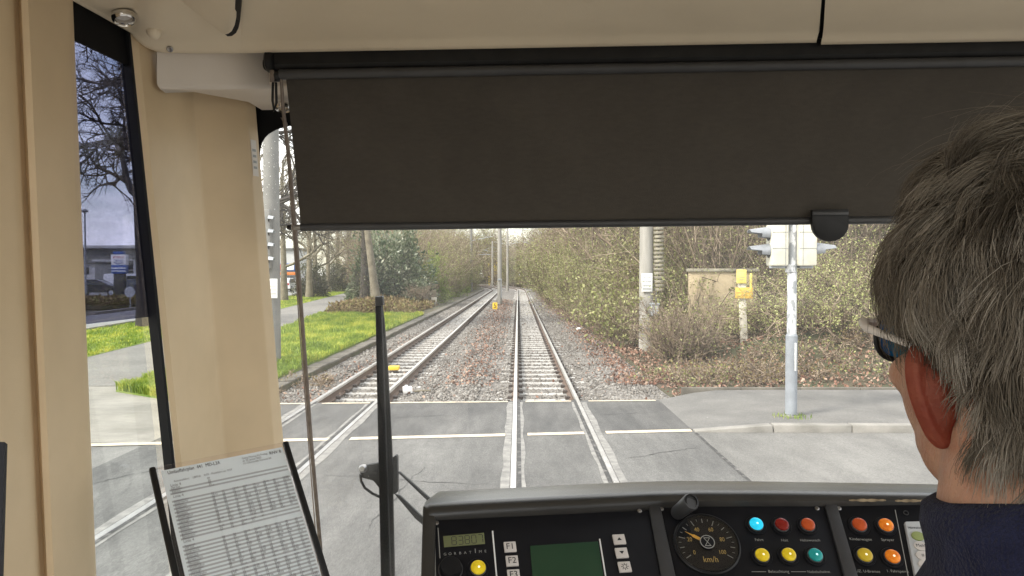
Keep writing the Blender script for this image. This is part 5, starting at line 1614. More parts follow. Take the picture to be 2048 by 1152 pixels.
# spot lamps and a screw
def spot(c, ax, r):
    mb = MB(); mb.lathe([(r, -0.004), (r, 0.002), (r * 0.82, 0.006), (r * 0.7, 0.002), (r * 0.66, -0.006)], c, ax, n=28, close=False); o = mb.build('reading_spot', M['chrome'], cab)
    mb = MB(); mb.lathe([(r * 0.68, -0.004), (r * 0.45, -0.001), (0.0005, 0.0005)], c, ax, n=20, close=False); mb.build('bulb', M['key'], o)
spot(pix(248, 36, 1.140), (0.25, -0.22, -1), 0.0175)
spot(pix(566, 214, 1.50), (0.0, -0.25, -1), 0.018)
mb = MB(); mb.lathe([(0.0055, 0), (0.0055, 0.002), (0.004, 0.003), (0.001, 0.0025)], pix(340, 98, 1.278), (0.1, -0.8, -0.6), n=14); mb.build('screw', M['steel'], cab)
mb = MB(); mb.sphere(pix(308, 62, 1.205), (0.012, 0.012, 0.014), 14, 8); mb.build('hook', M['liner'], cab)
# pale soffit behind the roller blind
FR_ = [(314, 100, 172, 1.295), (375, 100, 173, 1.33), (455, 100, 173, 1.375), (538, 99, 172, 1.432), (2300, 70, 142, 1.432)]
BK = [(331, 186, 1.325), (388, 184, 1.42), (497, 204, 1.53), (524, 220, 1.575), (2300, 195, 1.575)]
rows = []
for (px, a, b, Y), (qx, qy, QY) in zip(FR_, BK):
    rows.append([pix(px, a - 40, Y), pix(px, b - 5, Y), pix(px + 2, b, Y + 0.002), pix(px + 6, b + 6, Y + 0.009), pix(qx, qy, QY), pix(qx, qy - 30, QY + 0.004)])
mb = MB(); mb.loft(rows); mb.poly(rows[0]); mb.build('windscreen_soffit', M['soffit'], cab, smooth=35)
mb = MB(); mb.box((0.45, 0.36, 2.498), (2.44, 1.9, 0.016)); mb.build('headliner', M['liner'], cab)
# roof over it all, and the cab floor
mb = MB(); mb.box((0.45, 0.55, 2.56), (2.5, 2.3, 0.05)); mb.build('roof', M['dkgrey'], cab)
mb = MB(); mb.box((0.45, 0.6, 0.72), (2.3, 2.3, 0.06)); mb.build('cab_floor', M['lino'], cab)
# tiny sticker on the pillar
a, b = (col(L3, z_) for z_ in (pix(510, 350, 1.56).z, pix(505, 278, 1.55).z))
a2, b2 = (col(L4, z_) for z_ in (a.z, b.z))
nrm = Vector((0.0015, -0.0022, 0))
mb = MB(); P4 = [a.lerp(a2, 0.12), a.lerp(a2, 0.72), b.lerp(b2, 0.72), b.lerp(b2, 0.12)]
mb.prism([p + nrm * 0.3 for p in P4], nrm * 0.2); stk = mb.build('sticker', M['soffit'], cab, smooth=0)
mb = MB()
for k in range(4):
    f0 = 0.2 + 0.16 * k
    e0, e1 = P4[0].lerp(P4[3], f0), P4[1].lerp(P4[2], f0); e2, e3 = P4[0].lerp(P4[3], f0 + 0.07), P4[1].lerp(P4[2], f0 + 0.07)
    mb.poly([e0.lerp(e1, 0.2) + nrm * 0.7, e0.lerp(e1, 0.8) + nrm * 0.7, e2.lerp(e3, 0.8) + nrm * 0.7, e2.lerp(e3, 0.2) + nrm * 0.7])
mb.build('print', M['dim_print'], stk, smooth=0)
# dark padded edge at the far lower left
mb = MB()
rows = []
for i in range(9):
    py = 884 + i * 55
    w = 15 - 1.6 * i if i < 7 else 4
    rows.append([pix(-160, py - (10 if i == 0 else 0), 0.60), pix(w - 6, py, 0.60), pix(w, py + 4, 0.61), pix(w - 4, py + 4, 0.63), pix(-160, py, 0.63)])
mb.loft(rows, closed=True); mb.poly(rows[0])
seatpad = mb.build('padded_chair', M['trousers'], smooth=40)
tag(seatpad, 'edge of a black padded seat back at the lower left corner beside the door pillar', 'chair')

# ------------------------------------------------------------------ roller blind
rb = thing('roller_blind', 'dark grey brown roller blind pulled half down over the windscreen', 'roller blind', pix(1300, 120, 1.38))
A_, B_ = pix(548, 126, 1.385), pix(2300, 95, 1.385)
ax = (B_ - A_)
mb = MB()
pr = [(-0.021, 0.020), (-0.012, 0.026), (0.018, 0.026), (0.022, 0.018), (0.022, -0.016), (0.010, -0.021), (-0.012, -0.018), (-0.021, -0.008)]
mb.loft([[e + Vector((0, y_, z_)) for y_, z_ in pr] for e in (A_, B_)], closed=True); mb.poly([A_ + Vector((0, y_, z_)) for y_, z_ in pr])
mb.build('cassette', M['black'], rb, smooth=35)
a, b = pix(560, 149, 1.372), pix(2300, 118, 1.372)
mb = MB(); mb.tube([a, b], 0.0095, n=18); mb.build('roller_tube', M['dkgrey'], rb)
mb = MB()
for dx, dz, r_ in ((-0.002, 0.0, 0.021), (-0.006, -0.006, 0.012), (0.008, -0.028, 0.010)):
    mb.lathe([(r_ * 0.8, -0.008), (r_, -0.005), (r_, 0.005), (r_ * 0.8, 0.008)], A_ + Vector((dx, -0.012, dz)), (1, 0, 0), n=18)
mb.build('end_bracket', M['black'], rb)
def bl(u, v):
    left = Vector((572, 160)).lerp(Vector((603, 452)), v)
    px = left.x + (2300 - left.x) * u
    y0, y1 = 152 + (-0.0178) * (px - 572), 455 + (-0.0128) * (px - 603)
    return pix(px, y0 + (y1 - y0) * v, 1.378 + 0.087 * v) + Vector((0, 0.0022 * math.sin(v * 5 + u * 6) * v, 0))
mb = MB(); mb.loft([[bl(i / 40, j / 12) for i in range(41)] for j in range(13)])
mb.build('blind_fabric', M['blind'], rb, solid=0.0012, smooth=60)
a, b = bl(0, 1.0), bl(1, 1.0)
mb = MB(); mb.tube([a + Vector((0, -0.001, 0)), b], 0.0075, n=16); mb.build('bottom_bar', M['dkgrey'], rb)
d = (b - a).normalized()
mb = MB(); mb.tube([a - d * 0.018, a + d * 0.001], 0.0065, n=16); cap_ = mb.build('bar_end', M['steel'], rb)
mb = MB(); mb.lathe([(0.003, -0.004), (0.0065, -0.003), (0.0065, 0.003), (0.003, 0.004)], a - d * 0.022, (0, 0.3, 1), n=14); mb.build('eyelet', M['black'], cap_)
# half round pull tab
u0, u1 = 1625, 1698
pts = [pix(u0, 419, 1.440), pix(u0, 449, 1.442)] + [pix(1661.5 - 36.5 * math.cos(t), 449 + 34 * math.sin(t), 1.444) for t in [PI * k / 12 for k in range(1, 12)]] + [pix(u1, 449, 1.442), pix(u1, 418, 1.440)]
mb = MB(); mb.prism(pts, (0, 0.012, 0)); tab = mb.build('pull_tab', M['black'], rb, bevel=0.002)
mb = MB(); mb.box(pix(1661, 427, 1.4385), (0.07, 0.003, 0.006)); mb.build('tab_rib', M['dkgrey'], tab, bevel=0.001)
# guide cords
mb = MB(); mb.tube([pix(*q_, Y) for q_, Y in (((562, 150), 1.37), ((566, 215), 1.39), ((576, 300), 1.42), ((590, 455), 1.462), ((604, 640), 1.50), ((622, 880), 1.55), ((641, 1095), 1.60), ((652, 1300), 1.65))], [0.003, 0.0034, 0.0038, 0.0041, 0.0041, 0.0041, 0.0041, 0.0041], n=10); mb.build('guide_cord', M['cord'], rb)
mb = MB(); mb.tube([pix(*q_, 1.45) for q_ in ((562, 235), (571, 250), (575, 300), (583, 420), (598, 640), (612, 820), (632, 1080), (640, 1200))], 0.0012, n=6); mb.lathe([(0.0015, -0.006), (0.004, -0.003), (0.004, 0.004), (0.0015, 0.007)], pix(571, 250, 1.45), n=10); mb.build('pull_string', M['cord'], rb)
mb = MB(); mb.tube([pix(*q_, 1.372) for q_ in ((546, 162), (545, 200), (548, 222), (553, 205), (552, 165))], 0.0025, n=8); mb.build('cord_loop', M['black'], rb)
mb = MB(); mb.box(pix(544, 152, 1.365), (0.008, 0.004, 0.022)); mb.build('cord_clip', M['cord'], rb, bevel=0.001)

# ------------------------------------------------------------------ windscreen wiper outside the glass
def wp(px, py, d=0.035): return onws(px, py, -d)
wi = thing('windscreen_wiper', 'black upright windscreen wiper with parallel arms outside the glass', 'wiper', wp(770, 950))
def flat(pl, d, th, name, m, bev=0.002):
    mb = MB(); mb.prism([wp(a, b, d) for a, b in pl], (0, th, 0)); return mb.build(name, m, wi, bevel=bev)
flat([(750, 600), (762, 600), (782, 1190), (762, 1190)], 0.006, 0.016, 'wiper_blade', M['rubber'])
flat([(749.5, 593), (765, 592), (766, 611), (750.5, 612)], 0.004, 0.022, 'blade_tip', M['dkgrey'])
flat([(764, 610), (768, 640), (775, 730), (784, 900), (790, 1190), (772, 1190), (762, 700)], 0.026, 0.012, 'wiper_arm', M['black'], 0.003)
mb = MB(); mb.tube([wp(*q_, 0.020) for q_ in ((766, 720), (769, 800), (771, 930), (773, 1060), (780, 1180))], 0.002, n=8); mb.build('washer_hose', M['dkgrey'], wi)
flat([(785, 915), (792, 910), (795, 914), (796, 984), (788, 990), (783, 985)], 0.030, 0.02, 'arm_clip', M['dkgrey'], 0.003)
flat([(718, 938), (726, 932), (758, 926), (760, 980), (746, 962), (722, 956)], 0.032, 0.016, 'pivot_bracket', M['black'], 0.004)
mb = MB(); mb.lathe([(0.010, -0.01), (0.010, 0.006), (0.006, 0.012)], wp(726, 937, 0.026), (0, -1, 0.2), n=16); mb.build('pivot_cap', M['steel'], wi)
mb = MB(); mb.tube([wp(*q_, 0.034) for q_ in ((721, 948), (722, 962), (730, 976), (745, 987), (760, 994))], 0.0035, n=8); mb.build('hose_loop', M['black'], wi)
for pl in ([(794, 944), (799, 944), (870, 1006), (870, 1017)], [(788, 988), (800, 992), (840, 1030), (880, 1065), (880, 1080), (830, 1038)]):
    flat(pl, 0.04, 0.012, 'parallel_arm', M['black'], 0.003)

# ------------------------------------------------------------------ timetable in its holder
r1, r2, r3, r4 = (ray(*q_) for q_ in ((297, 936), (576, 882), (342, 1140), (632, 1063)))
Amat = Matrix((( -r2.x, -r3.x, r4.x), (-r2.y, -r3.y, r4.y), (-r2.z, -r3.z, r4.z)))
sol = Amat.inverted() @ (-r1)
k = 1.06
TL, TR, BL = CAM + r1 * (k / r1.y), None, None
sc_ = k / r1.y
TR = CAM + r2 * (sol[0] * sc_); BL = CAM + r3 * (sol[1] * sc_)
U_, V_ = TR - TL, BL - TL
V_ = V_ * 2.0
nrm = U_.cross(V_).normalized()
if nrm.y > 0: nrm = -nrm
print('timetable', TL, TR, BL, 'w', U_.length, 'h', V_.length, 'ang', math.degrees(U_.angle(V_)), nrm)
def tt(u, v, d=0.0): return TL + U_ * u + V_ * v + nrm * d
th_ = thing('timetable_holder', 'clear document holder with dark side rails standing left of the console', 'document holder', tt(0.5, 0.5))
def ttq(u0, v0, u1, v1, d, th, name, m, par, bev=0.0):
    mb = MB(); mb.prism([tt(u0, v0, d), tt(u1, v0, d), tt(u1, v1, d), tt(u0, v1, d)], -nrm * th); return mb.build(name, m, par, bevel=bev, smooth=30 if bev else 0)
ttq(0.0, 0.0, 0.045, 1.0, 0.004, 0.010, 'side_rail', M['dkgrey'] if False else M['black'], th_, 0.003)
ttq(0.955, 0.0, 1.0, 1.0, 0.004, 0.010, 'side_rail', M['black'], th_, 0.003)
ttq(0.045, 0.005, 0.955, 1.0, 0.0022, 0.0012, 'clear_cover', M['film'], th_)
ps = thing('timetable_sheet', 'printed duty timetable sheet with grey striped rows in the clear holder', 'timetable', tt(0.5, 0.5, -0.002))
ttq(0.075, 0.026, 0.945, 1.0, -0.0005, 0.0006, 'paper', M['paper'], ps)
un, vn = U_.normalized(), -V_.normalized()
hN = nrm
LN = U_.length
def ttx(mb, s, u, v, size, align='LEFT', sx=1.0):
    add_text(mb, s, size * LN, tt(u, v, -0.0002), un, vn if (un.cross(vn)).dot(nrm) > 0 else -vn, align=align, lift=0.0004, sx=sx)
mb = MB(); sb = MB()
ttx(mb, 'Umlauffahrplan  441  MD-L3A', 0.112, 0.044, 0.037, sx=0.80)
ttx(mb, 'RNV 8', 0.925, 0.048, 0.036, 'RIGHT', sx=0.9)
mb.build('heading', M['black_print'], ps, smooth=0)
for s_, v_ in (('Gültig Montag bis Freitag', 0.046), ('ab 20. Januar 2025', 0.060), ('LU Oberstraße Variante 8A', 0.074)): ttx(sb, s_, 0.63, v_, 0.022, sx=0.85)
ttx(sb, 'Aussetzfahrt:    LBfVsb    0:59 - Rückfahrt an  0:59', 0.14, 0.092, 0.022, sx=0.9)
stz = MB()
rng = random.Random(4)
def stripe(v): stz.poly([tt(0.10, v, -0.0003), tt(0.935, v, -0.0003), tt(0.935, v + 0.0088, -0.0003), tt(0.10, v + 0.0088, -0.0003)])
def trow(v, txt, cols, bold=False):
    ttx(sb, txt, 0.112, v + 0.0042, 0.029 if bold else 0.020, sx=0.9)
    for c_ in cols: ttx(sb, '%02d' % rng.randint(0, 59) if rng.random() < 0.75 else '%d:%02d' % (rng.randint(4, 23), rng.randint(0, 59)), 0.36 + 0.074 * c_, v + 0.0042, 0.020)
NM = ['Hbf Süd', 'Messplatz', 'Rathaus', 'Schlossplatz', 'Berliner Platz', 'Luitpoldhafen', 'Marktplatz', 'Kaiserring', 'Tattersall', 'Bismarckstr.', 'Feuerwache', 'Waldfriedhof', 'Endstelle']
trow(0.106, 'Linie 4', (0,), True)
v_ = 0.119
for i in range(4):
    if i % 2: stripe(v_)
    trow(v_, NM[i], (0,)); v_ += 0.0093
for blk, (v0, nrow, ncol) in enumerate(((0.163, 22, 8), (0.385, 60, 8))):
    trow(v0, 'Linie 4', (), True)
    for i in range(nrow):
        vv = v0 + 0.013 + 0.0093 * i
        if i % 2: stripe(vv)
        trow(vv, NM[(i * 5 + 3 * blk) % len(NM)] if i else '', [c_ for c_ in range(ncol) if c_ <= ncol - max(0, i - nrow + 7)] if (i * 7) % 9 else ())
stz.build('row_stripes', M['stripe'], ps, smooth=0)
sb.build('small_print', M['grey_print'], ps, smooth=0)

# ------------------------------------------------------------------ driver console
con = thing('driver_console', 'black instrument console with speedometer, display and coloured push buttons', 'console', pix(1350, 1100, 1.25) * 1.0)
def frame(o, yaw, tilt):
    u = Vector((math.cos(yaw), math.sin(yaw), 0))
    v = Vector((-math.sin(yaw) * math.cos(tilt), math.cos(yaw) * math.cos(tilt), math.sin(tilt)))
    return (o, u, v, u.cross(v))
o0 = pix(1310, 1018, 1.2)
FA_ = frame(o0, R(9), R(40))
FB_ = frame(o0, R(0.5), R(40))
oC = onpl(1665, 1014, FB_)
FC_ = frame(oC, R(-4), R(40))
def pl(fr, px, py, d=0.0): return onpl(px, py, fr) + fr[3] * d
def pquad(fr, pts, d, th, name, m, par, bev=0.0, smooth=30):
    mb = MB(); mb.prism([pl(fr, a, b, d) for a, b in pts], -fr[3] * th); return mb.build(name, m, par, bevel=bev, smooth=smooth)
BOT = 1300
pA = pquad(FA_, [(862, 1041), (1300, 1020), (1352, BOT), (850, BOT)], 0, 0.01, 'instrument_panel', M['panel'], con, 0.001)
pB = pquad(FB_, [(1318, 1013), (1650, 1012), (1732, BOT), (1378, BOT)], 0, 0.01, 'instrument_panel', M['panel'], con, 0.001)
pC = pquad(FC_, [(1672, 1012), (2150, 1004), (2300, BOT), (1760, BOT)], 0, 0.01, 'instrument_panel', M['panel'], con, 0.001)
pquad(FA_, [(846, 1012), (866, 1028), (872, 1042), (866, BOT), (838, BOT)], 0.006, 0.03, 'side_frame', M['cowl'], con, 0.004)
pquad(FB_, [(1296, 1012), (1320, 1012), (1382, BOT), (1348, BOT)], 0.004, 0.02, 'divider', M['dkgrey'], con, 0.002)
pquad(FB_, [(1648, 1011), (1673, 1011), (1758, BOT), (1728, BOT)], 0.004, 0.02, 'divider', M['dkgrey'], con, 0.002)
# cowl over the top
ST = [(848, 1011, 864, 1040, FA_), (856, 1004.5, 872, 1039, FA_), (1000, 997, 1002, 1033, FA_), (1160, 988.5, 1160, 1026, FA_), (1300, 982, 1308, 1016, FB_), (1400, 979.5, 1410, 1013, FB_), (1560, 980.5, 1565, 1012, FB_), (1690, 982.5, 1700, 1012, FC_), (1850, 985, 1860, 1009, FC_), (2050, 989, 2070, 1006, FC_), (2250, 995, 2280, 1004, FC_)]
rows = []
for tx, ty, ix, iy, fr in ST:
    inn = pl(fr, ix, iy, 0.001)
    Yt = inn.y + 0.035
    t_ = pix(tx, ty, Yt)
    lip = pix(tx + (ix - tx) * 0.3, ty + (iy - ty) * 0.30, inn.y + 0.006)
    rows.append([inn + Vector((0, 0.004, -0.012)), inn + Vector((0, 0, 0.0015)), inn.lerp(lip, 0.55) + Vector((0, -0.004, 0)), lip, lip.lerp(t_, 0.6) + Vector((0, -0.004, 0.0035)), t_, t_ + Vector((0, 0.02, 0.0)), t_ + Vector((0, 0.16, -0.03)), t_ + Vector((0, 0.2, -0.12)), t_ + Vector((0, 0.2, -0.8))])
mb = MB(); mb.loft(rows); mb.build('cowl', M['cowl'], con, smooth=45)
a = [r_ for r_ in rows[0]]
wl_ = [a[5], a[6], a[7], a[8], a[9], pl(FA_, 838, BOT, 0) + Vector((0, 0, -0.5)), pl(FA_, 838, BOT, 0.004), pl(FA_, 846, 1020, 0.004)]
mb = MB(); mb.poly(wl_); mb.build('side_wall', M['cowl'], con, smooth=0, solid=0.004)
# worn streaks on the cowl rim
mb = MB()
for x0, x1, yy in ((1698, 1772, 1000.5), (1790, 1850, 1001.5)):
    n = 10
    lo, hi = [], []
    for i in range(n + 1):
        px = x0 + (x1 - x0) * i / n
        w_ = 1.2 + 1.6 * math.sin(PI * i / n) + 0.7 * math.sin(i * 2.2)
        inn = pl(FC_, px, 1012, 0.001)
        lo.append(pix(px, yy + w_, inn.y - 0.010)); hi.append(pix(px, yy - w_, inn.y - 0.008))
    mb.loft([lo, hi])
wear = mat('worn_edge', (0.30, 0.23, 0.14), 0.8, (0.16, 0.12, 0.07), vs=60)
mb.build('worn_edge', wear, con, smooth=0)

# --- things set into the panels
def ring(fr, px, py, r_out, r_in, h, name, m, par, n=36, d=0.0):
    mb = MB(); c = pl(fr, px, py, d)
    mb.lathe([(r_out, -0.001), (r_out, h * 0.7), (r_out * 0.96, h), (r_in * 1.03, h), (r_in, h * 0.7), (r_in, 0.0005)], c, fr[3], n=n, close=False)
    return mb.build(name, m, par)
PXM = 1.19 / F
def mk_lens(name, c, c2, e):
    return mat(name, c, 0.22, c2, vs=90, emit=(c, e) if e else None)
LENS = {'cyan': mk_lens('lens_cyan', (0.01, 0.42, 0.62), (0.03, 0.6, 0.8), 0.30), 'dred': mk_lens('lens_red', (0.26, 0.012, 0.008), (0.2, 0.01, 0.006), 0),
        'ored': mk_lens('lens_orange_off', (0.52, 0.085, 0.02), (0.45, 0.07, 0.015), 0), 'orange': mk_lens('lens_orange', (0.62, 0.13, 0.01), (0.9, 0.3, 0.02), 0.06),
        'yellow': mk_lens('lens_yellow', (0.60, 0.42, 0.01), (0.85, 0.65, 0.03), 0.06), 'teal': mk_lens('lens_teal', (0.01, 0.26, 0.25), (0.02, 0.32, 0.3), 0.05),
        'dyel': mk_lens('lens_yellow_dim', (0.48, 0.33, 0.02), (0.55, 0.4, 0.03), 0.05), 'black': M['rubber']}
CORE = mk_lens('lamp_core', (1.0, 0.9, 0.55), (1, 0.95, 0.7), 0.25)
CORC = mk_lens('lamp_core_blue', (0.5, 0.95, 1.0), (0.6, 1, 1), 0.3)
def button(fr, px, py, r, colr, lit, par):
    rr = r * PXM
    b = ring(fr, px, py, rr * 1.55, rr * 1.12, 0.003, 'push_button', M['panel'], par)
    c = pl(fr, px, py)
    mb = MB(); mb.lathe([(rr * 1.12, 0), (rr * 1.12, 0.005), (rr * 1.03, 0.006)], c, fr[3], n=30, close=False); mb.build('collar', M['dkgrey'], b)
    mb = MB(); mb.lathe([(rr * 1.03, 0), (rr * 1.03, 0.0065), (rr * 0.96, 0.0085), (rr * 0.62, 0.0102), (0.0003, 0.0108)], c, fr[3], n=30, close=False); mb.build('lens', LENS[colr], b)
    if lit:
        mb = MB()
        e = c - fr[2] * rr * 0.1 + fr[1] * rr * 0.06
        mb.lathe([(rr * 0.20, 0.0102), (rr * 0.12, 0.0114), (0.0002, 0.0116)], e, fr[3], n=12)
        mb.build('lamp_core', CORC if colr in ('cyan', 'teal') else CORE, b)
def screw(fr, px, py, par):
    mb = MB(); c = pl(fr, px, py); mb.lathe([(0.0038, 0), (0.0036, 0.0012), (0.0024, 0.0018), (0.0018, 0.0006), (0.0003, 0.0006)], c, fr[3], n=14, close=False); mb.build('screw', M['steel'], par)
def cap(mb, fr, s, px, py, size, align='CENTER', sx=1.0, d=0.0006):
    add_text(mb, s, size * PXM, pl(fr, px, py), fr[1], fr[2], align, lift=d, sx=sx)
# panel A
for q_ in ((873, 1046), (1279, 1022)): screw(FA_, *q_, pA)
def pline(fr, pts, w, m, par, name='panel_line', d=0.0008):
    mb = MB()
    P = [pl(fr, *q_, d) for q_ in pts]
    dd = (P[-1] - P[0]).normalized().cross(fr[3]) * w * 0.5
    mb.loft([[p - dd for p in P], [p + dd for p in P]]); mb.build(name, m, par, smooth=0)
pline(FA_, ((869, 1044), (871, 1160), (871, 1250)), 0.0016, M['dim_print'], pA)
pline(FA_, ((876, 1056), (880, 1117)), 0.0012, M['dim_print'], pA)
pline(FA_, ((985, 1062), (993, 1152), (1000, 1250)), 0.0022, M['white_print'], pA)
pline(FA_, ((1199, 1078), (1211, 1152), (1226, 1250)), 0.0022, M['white_print'], pA)
lc = pquad(FA_, [(886, 1073), (968, 1066), (970, 1088), (888, 1095)], 0.0012, 0.002, 'clock_display', M['lcd'], pA, 0.0004)
mb = MB(); SEG = {'8': 'abcdefg', '3': 'abcdg', '0': 'abcdef', '7': 'abc'}
for i, ch in enumerate('83807'):
    cx_, cy_ = 908 + 13.2 * i, 1082.5 - 1.15 * i
    c = pl(FA_, cx_, cy_, 0.0014); u, v = FA_[1], FA_[2]
    w_, h_, t_ = 4.2 * PXM, 8.4 * PXM, 1.3 * PXM
    seg = {'a': (-w_, h_, w_, h_), 'g': (-w_, 0, w_, 0), 'd': (-w_, -h_, w_, -h_), 'f': (-w_, 0, -w_, h_), 'b': (w_, 0, w_, h_), 'e': (-w_, -h_, -w_, 0), 'c': (w_, -h_, w_, 0)}
    for s_ in SEG[ch]:
        x0, y0_, x1, y1 = seg[s_]
        g0 = 0.5 * t_
        if y0_ == y1: q4 = [(x0 + g0, y0_ - g0), (x1 - g0, y0_ - g0), (x1 - g0, y0_ + g0), (x0 + g0, y0_ + g0)]
        else: q4 = [(x0 - g0, y0_ + g0), (x0 + g0, y0_ + g0), (x0 + g0, y1 - g0), (x0 - g0, y1 - g0)]
        mb.poly([c + u * x + v * y for x, y in q4])
mb.build('digits', M['black_print'], lc, smooth=0)
mb = MB()
for i, ch in enumerate('GORBATIME'):
    cap(mb, FA_, ch, 890 + 10.1 * i, 1109 - 0.75 * i - (2 if ch == 'I' else 0), 7.5 if ch != 'I' else 13)
mb.build('lettering', M['dim_print'], pA, smooth=0)
ring(FA_, 901, 1139, 23 * PXM, 20.5 * PXM, 0.0015, 'knob_ring', M['dkgrey'], pA)
mb = MB(); c = pl(FA_, 901, 1139); mb.lathe([(19.5 * PXM, 0), (19.5 * PXM, 0.010), (18 * PXM, 0.012), (0.0003, 0.012)], c, FA_[3], n=30, close=False); mb.build('knob', M['rubber'], pA)
button(FA_, 956, 1139, 13.5, 'yellow', True, pA)
scr = pquad(FA_, [(1060, 1092), (1196, 1083), (1216, 1215), (1070, 1222)], 0.0008, 0.002, 'display_screen', M['screen'], pA, 0.0003)
def key(fr, px, py, w, h, sym, par):
    c = pl(fr, px, py); u, v, n_ = fr[1], fr[2], fr[3]
    w, h = w * PXM / 2, h * PXM / 2 * 1.22
    mb = MB(); mb.prism([c + u * x + v * y + n_ * 0.003 for x, y in ((-w, -h), (w, -h), (w, h), (-w, h))], -n_ * 0.004)
    k_ = mb.build('function_key', M['key'], par, bevel=0.0008)
    mb = MB(); cc = c + n_ * 0.0032
    if sym == 'up': mb.poly([cc + u * x * w + v * y * h for x, y in ((-0.4, -0.25), (0.4, -0.25), (0, 0.35))])
    elif sym == 'down': mb.poly([cc + u * x * w + v * y * h for x, y in ((-0.4, 0.3), (0, -0.3), (0.4, 0.3))])
    elif sym == 'sun':
        for k in range(8):
            t = k * PI / 4; a1 = t + 0.1
            e0, e1 = (math.cos(t), math.sin(t)), (math.cos(t) * 0.0, math.sin(t) * 0.0)
            r0, r1 = 0.42 * w, 0.6 * w
            p0 = cc + (u * e0[0] + v * e0[1]) * r0; p1 = cc + (u * e0[0] + v * e0[1]) * r1
            s_ = (u * -e0[1] + v * e0[0]) * 0.06 * w
            mb.poly([p0 - s_, p0 + s_, p1 + s_, p1 - s_])
        o_, i_ = [], []
        for k in range(17):
            t = k * PI / 8
            o_.append(cc + (u * math.cos(t) + v * math.sin(t)) * 0.36 * w); i_.append(cc + (u * math.cos(t) + v * math.sin(t)) * 0.26 * w)
        mb.loft([o_, i_])
    else: add_text(mb, sym, 2 * h * 0.82, c, u, v, lift=0.0033)
    mb.build('symbol', M['black_print'], k_, smooth=0)
for px, py, s_ in ((1020, 1095, 'F1'), (1024, 1123, 'F2'), (1027, 1151, 'F3'), (1030, 1180, 'F4')): key(FA_, px, py, 23, 17, s_, pA)
for px, py, s_ in ((1238, 1080, 'up'), (1243, 1107, 'down'), (1249, 1135, 'sun')): key(FA_, px, py, 24, 17, s_, pA)
# panel B: speedometer
for q_ in ((1323, 1018), (1634, 1017)): screw(FB_, *q_, pB)
sp = ring(FB_, 1413, 1089, 64.5 * PXM, 59 * PXM, 0.006, 'speedometer', M['black'], pB, n=56)
c0 = pl(FB_, 1413, 1089)
def dp(deg, r, d=0.0026):
    t = R(deg); return c0 + (FB_[1] * math.cos(t) + FB_[2] * math.sin(t)) * r * PXM + FB_[3] * d
mb = MB(); mb.lathe([(59.5 * PXM, 0.0012), (0.0003, 0.0012)], c0, FB_[3], n=48, close=False); mb.build('dial', M['panel'], sp)
mb = MB()
A0, A1 = 214, -34
for i in range(21):
    t = A0 + (A1 - A0) * i / 20
    l_ = 12 if i % 4 == 0 else (9 if i % 2 == 0 else 5)
    a, b = dp(t, 54), dp(t, 54 - l_)
    s_ = (a - b).cross(FB_[3]).normalized() * (0.0007 if i % 2 == 0 else 0.0004)
    mb.poly([a - s_, a + s_, b + s_, b - s_])
mb.build('dial_mark', M['dim_print'], sp, smooth=0)
mb = MB()
for i, s_ in enumerate(('0', '20', '40', '60', '80', '100')):
    e = dp(A0 + (A1 - A0) * i / 5, 33 if s_ != '100' else 32, 0.0)
    add_text(mb, s_, 12.5 * PXM, e, FB_[1], FB_[2], lift=0.0024, sx=0.8)
add_text(mb, 'km/h', 17 * PXM, dp(-88, 33, 0), FB_[1], FB_[2], lift=0.0024, sx=0.85)
mb.build('dial_number', M['gold_print'], sp, smooth=0)
mb = MB()
nd = 148
a, b = dp(nd, 46, 0.005), dp(nd, 8, 0.005)
s_ = (a - b).cross(FB_[3]).normalized()
mb.prism([a, b.lerp(a, 0.62) + s_ * 0.0010, b.lerp(a, 0.52) + s_ * 0.0024, b + s_ * 0.0024, b - s_ * 0.0024, b.lerp(a, 0.52) - s_ * 0.0024, b.lerp(a, 0.62) - s_ * 0.0010], FB_[3] * 0.0008)
mb.build('needle', mat('needle_orange', (0.72, 0.40, 0.06), 0.5), sp, smooth=0)
mb = MB(); mb.lathe([(14.5 * PXM, 0.002), (14.5 * PXM, 0.0075), (0.0003, 0.008)], c0, FB_[3], n=30, close=False); hb = mb.build('hub', M['panel'], sp)
mb = MB()
o_, i_ = [dp(t, 14.3, 0.0082) for t in range(0, 361, 12)], [dp(t, 12.6, 0.0082) for t in range(0, 361, 12)]
mb.loft([o_, i_])
def hp(x, y): return c0 + (FB_[1] * x + FB_[2] * y) * PXM + FB_[3] * 0.0083
for q4 in ([(-6, 9), (6, 9), (6, 7.6), (-6, 7.6)], [(-6, -9), (6, -9), (6, -7.6), (-6, -7.6)], [(-6, 7.6), (-4.6, 7.6), (5.8, -7.6), (4.4, -7.6)], [(6, 7.6), (4.6, 7.6), (-5.8, -7.6), (-4.4, -7.6)]): mb.poly([hp(*q_) for q_ in q4])
mb.build('hub_emblem', M['dim_print'], hb, smooth=0)
mb = MB(); mb.lathe([(59 * PXM, 0.0), (58.5 * PXM, 0.0004)], c0 + FB_[3] * 0.0056, FB_[3], n=48); mb.build('cover_glass', glass('dial_glass', (0.97, 0.97, 0.97), 0.025), sp, smooth=0)
for px, py, cl, lit in ((1511, 1052, 'cyan', 1), (1562, 1053, 'dred', 0), (1614, 1053, 'ored', 0), (1523, 1114, 'yellow', 1), (1576, 1113, 'yellow', 1), (1629, 1114, 'teal', 1)): button(FB_, px, py, 13, cl, lit, pB)
mb = MB()
for s_, px, py, z_ in (('Fahrt', 1518, 1080, 8), ('Halt', 1569, 1081, 8), ('Haltewunsch', 1620, 1081, 7.5), ('Beleuchtung', 1557, 1143.5, 8), ('Nebelscheinw.', 1638, 1144, 7.5)): cap(mb, FB_, s_, px, py, z_)
mb.build('caption', M['dim_print'], pB, smooth=0)
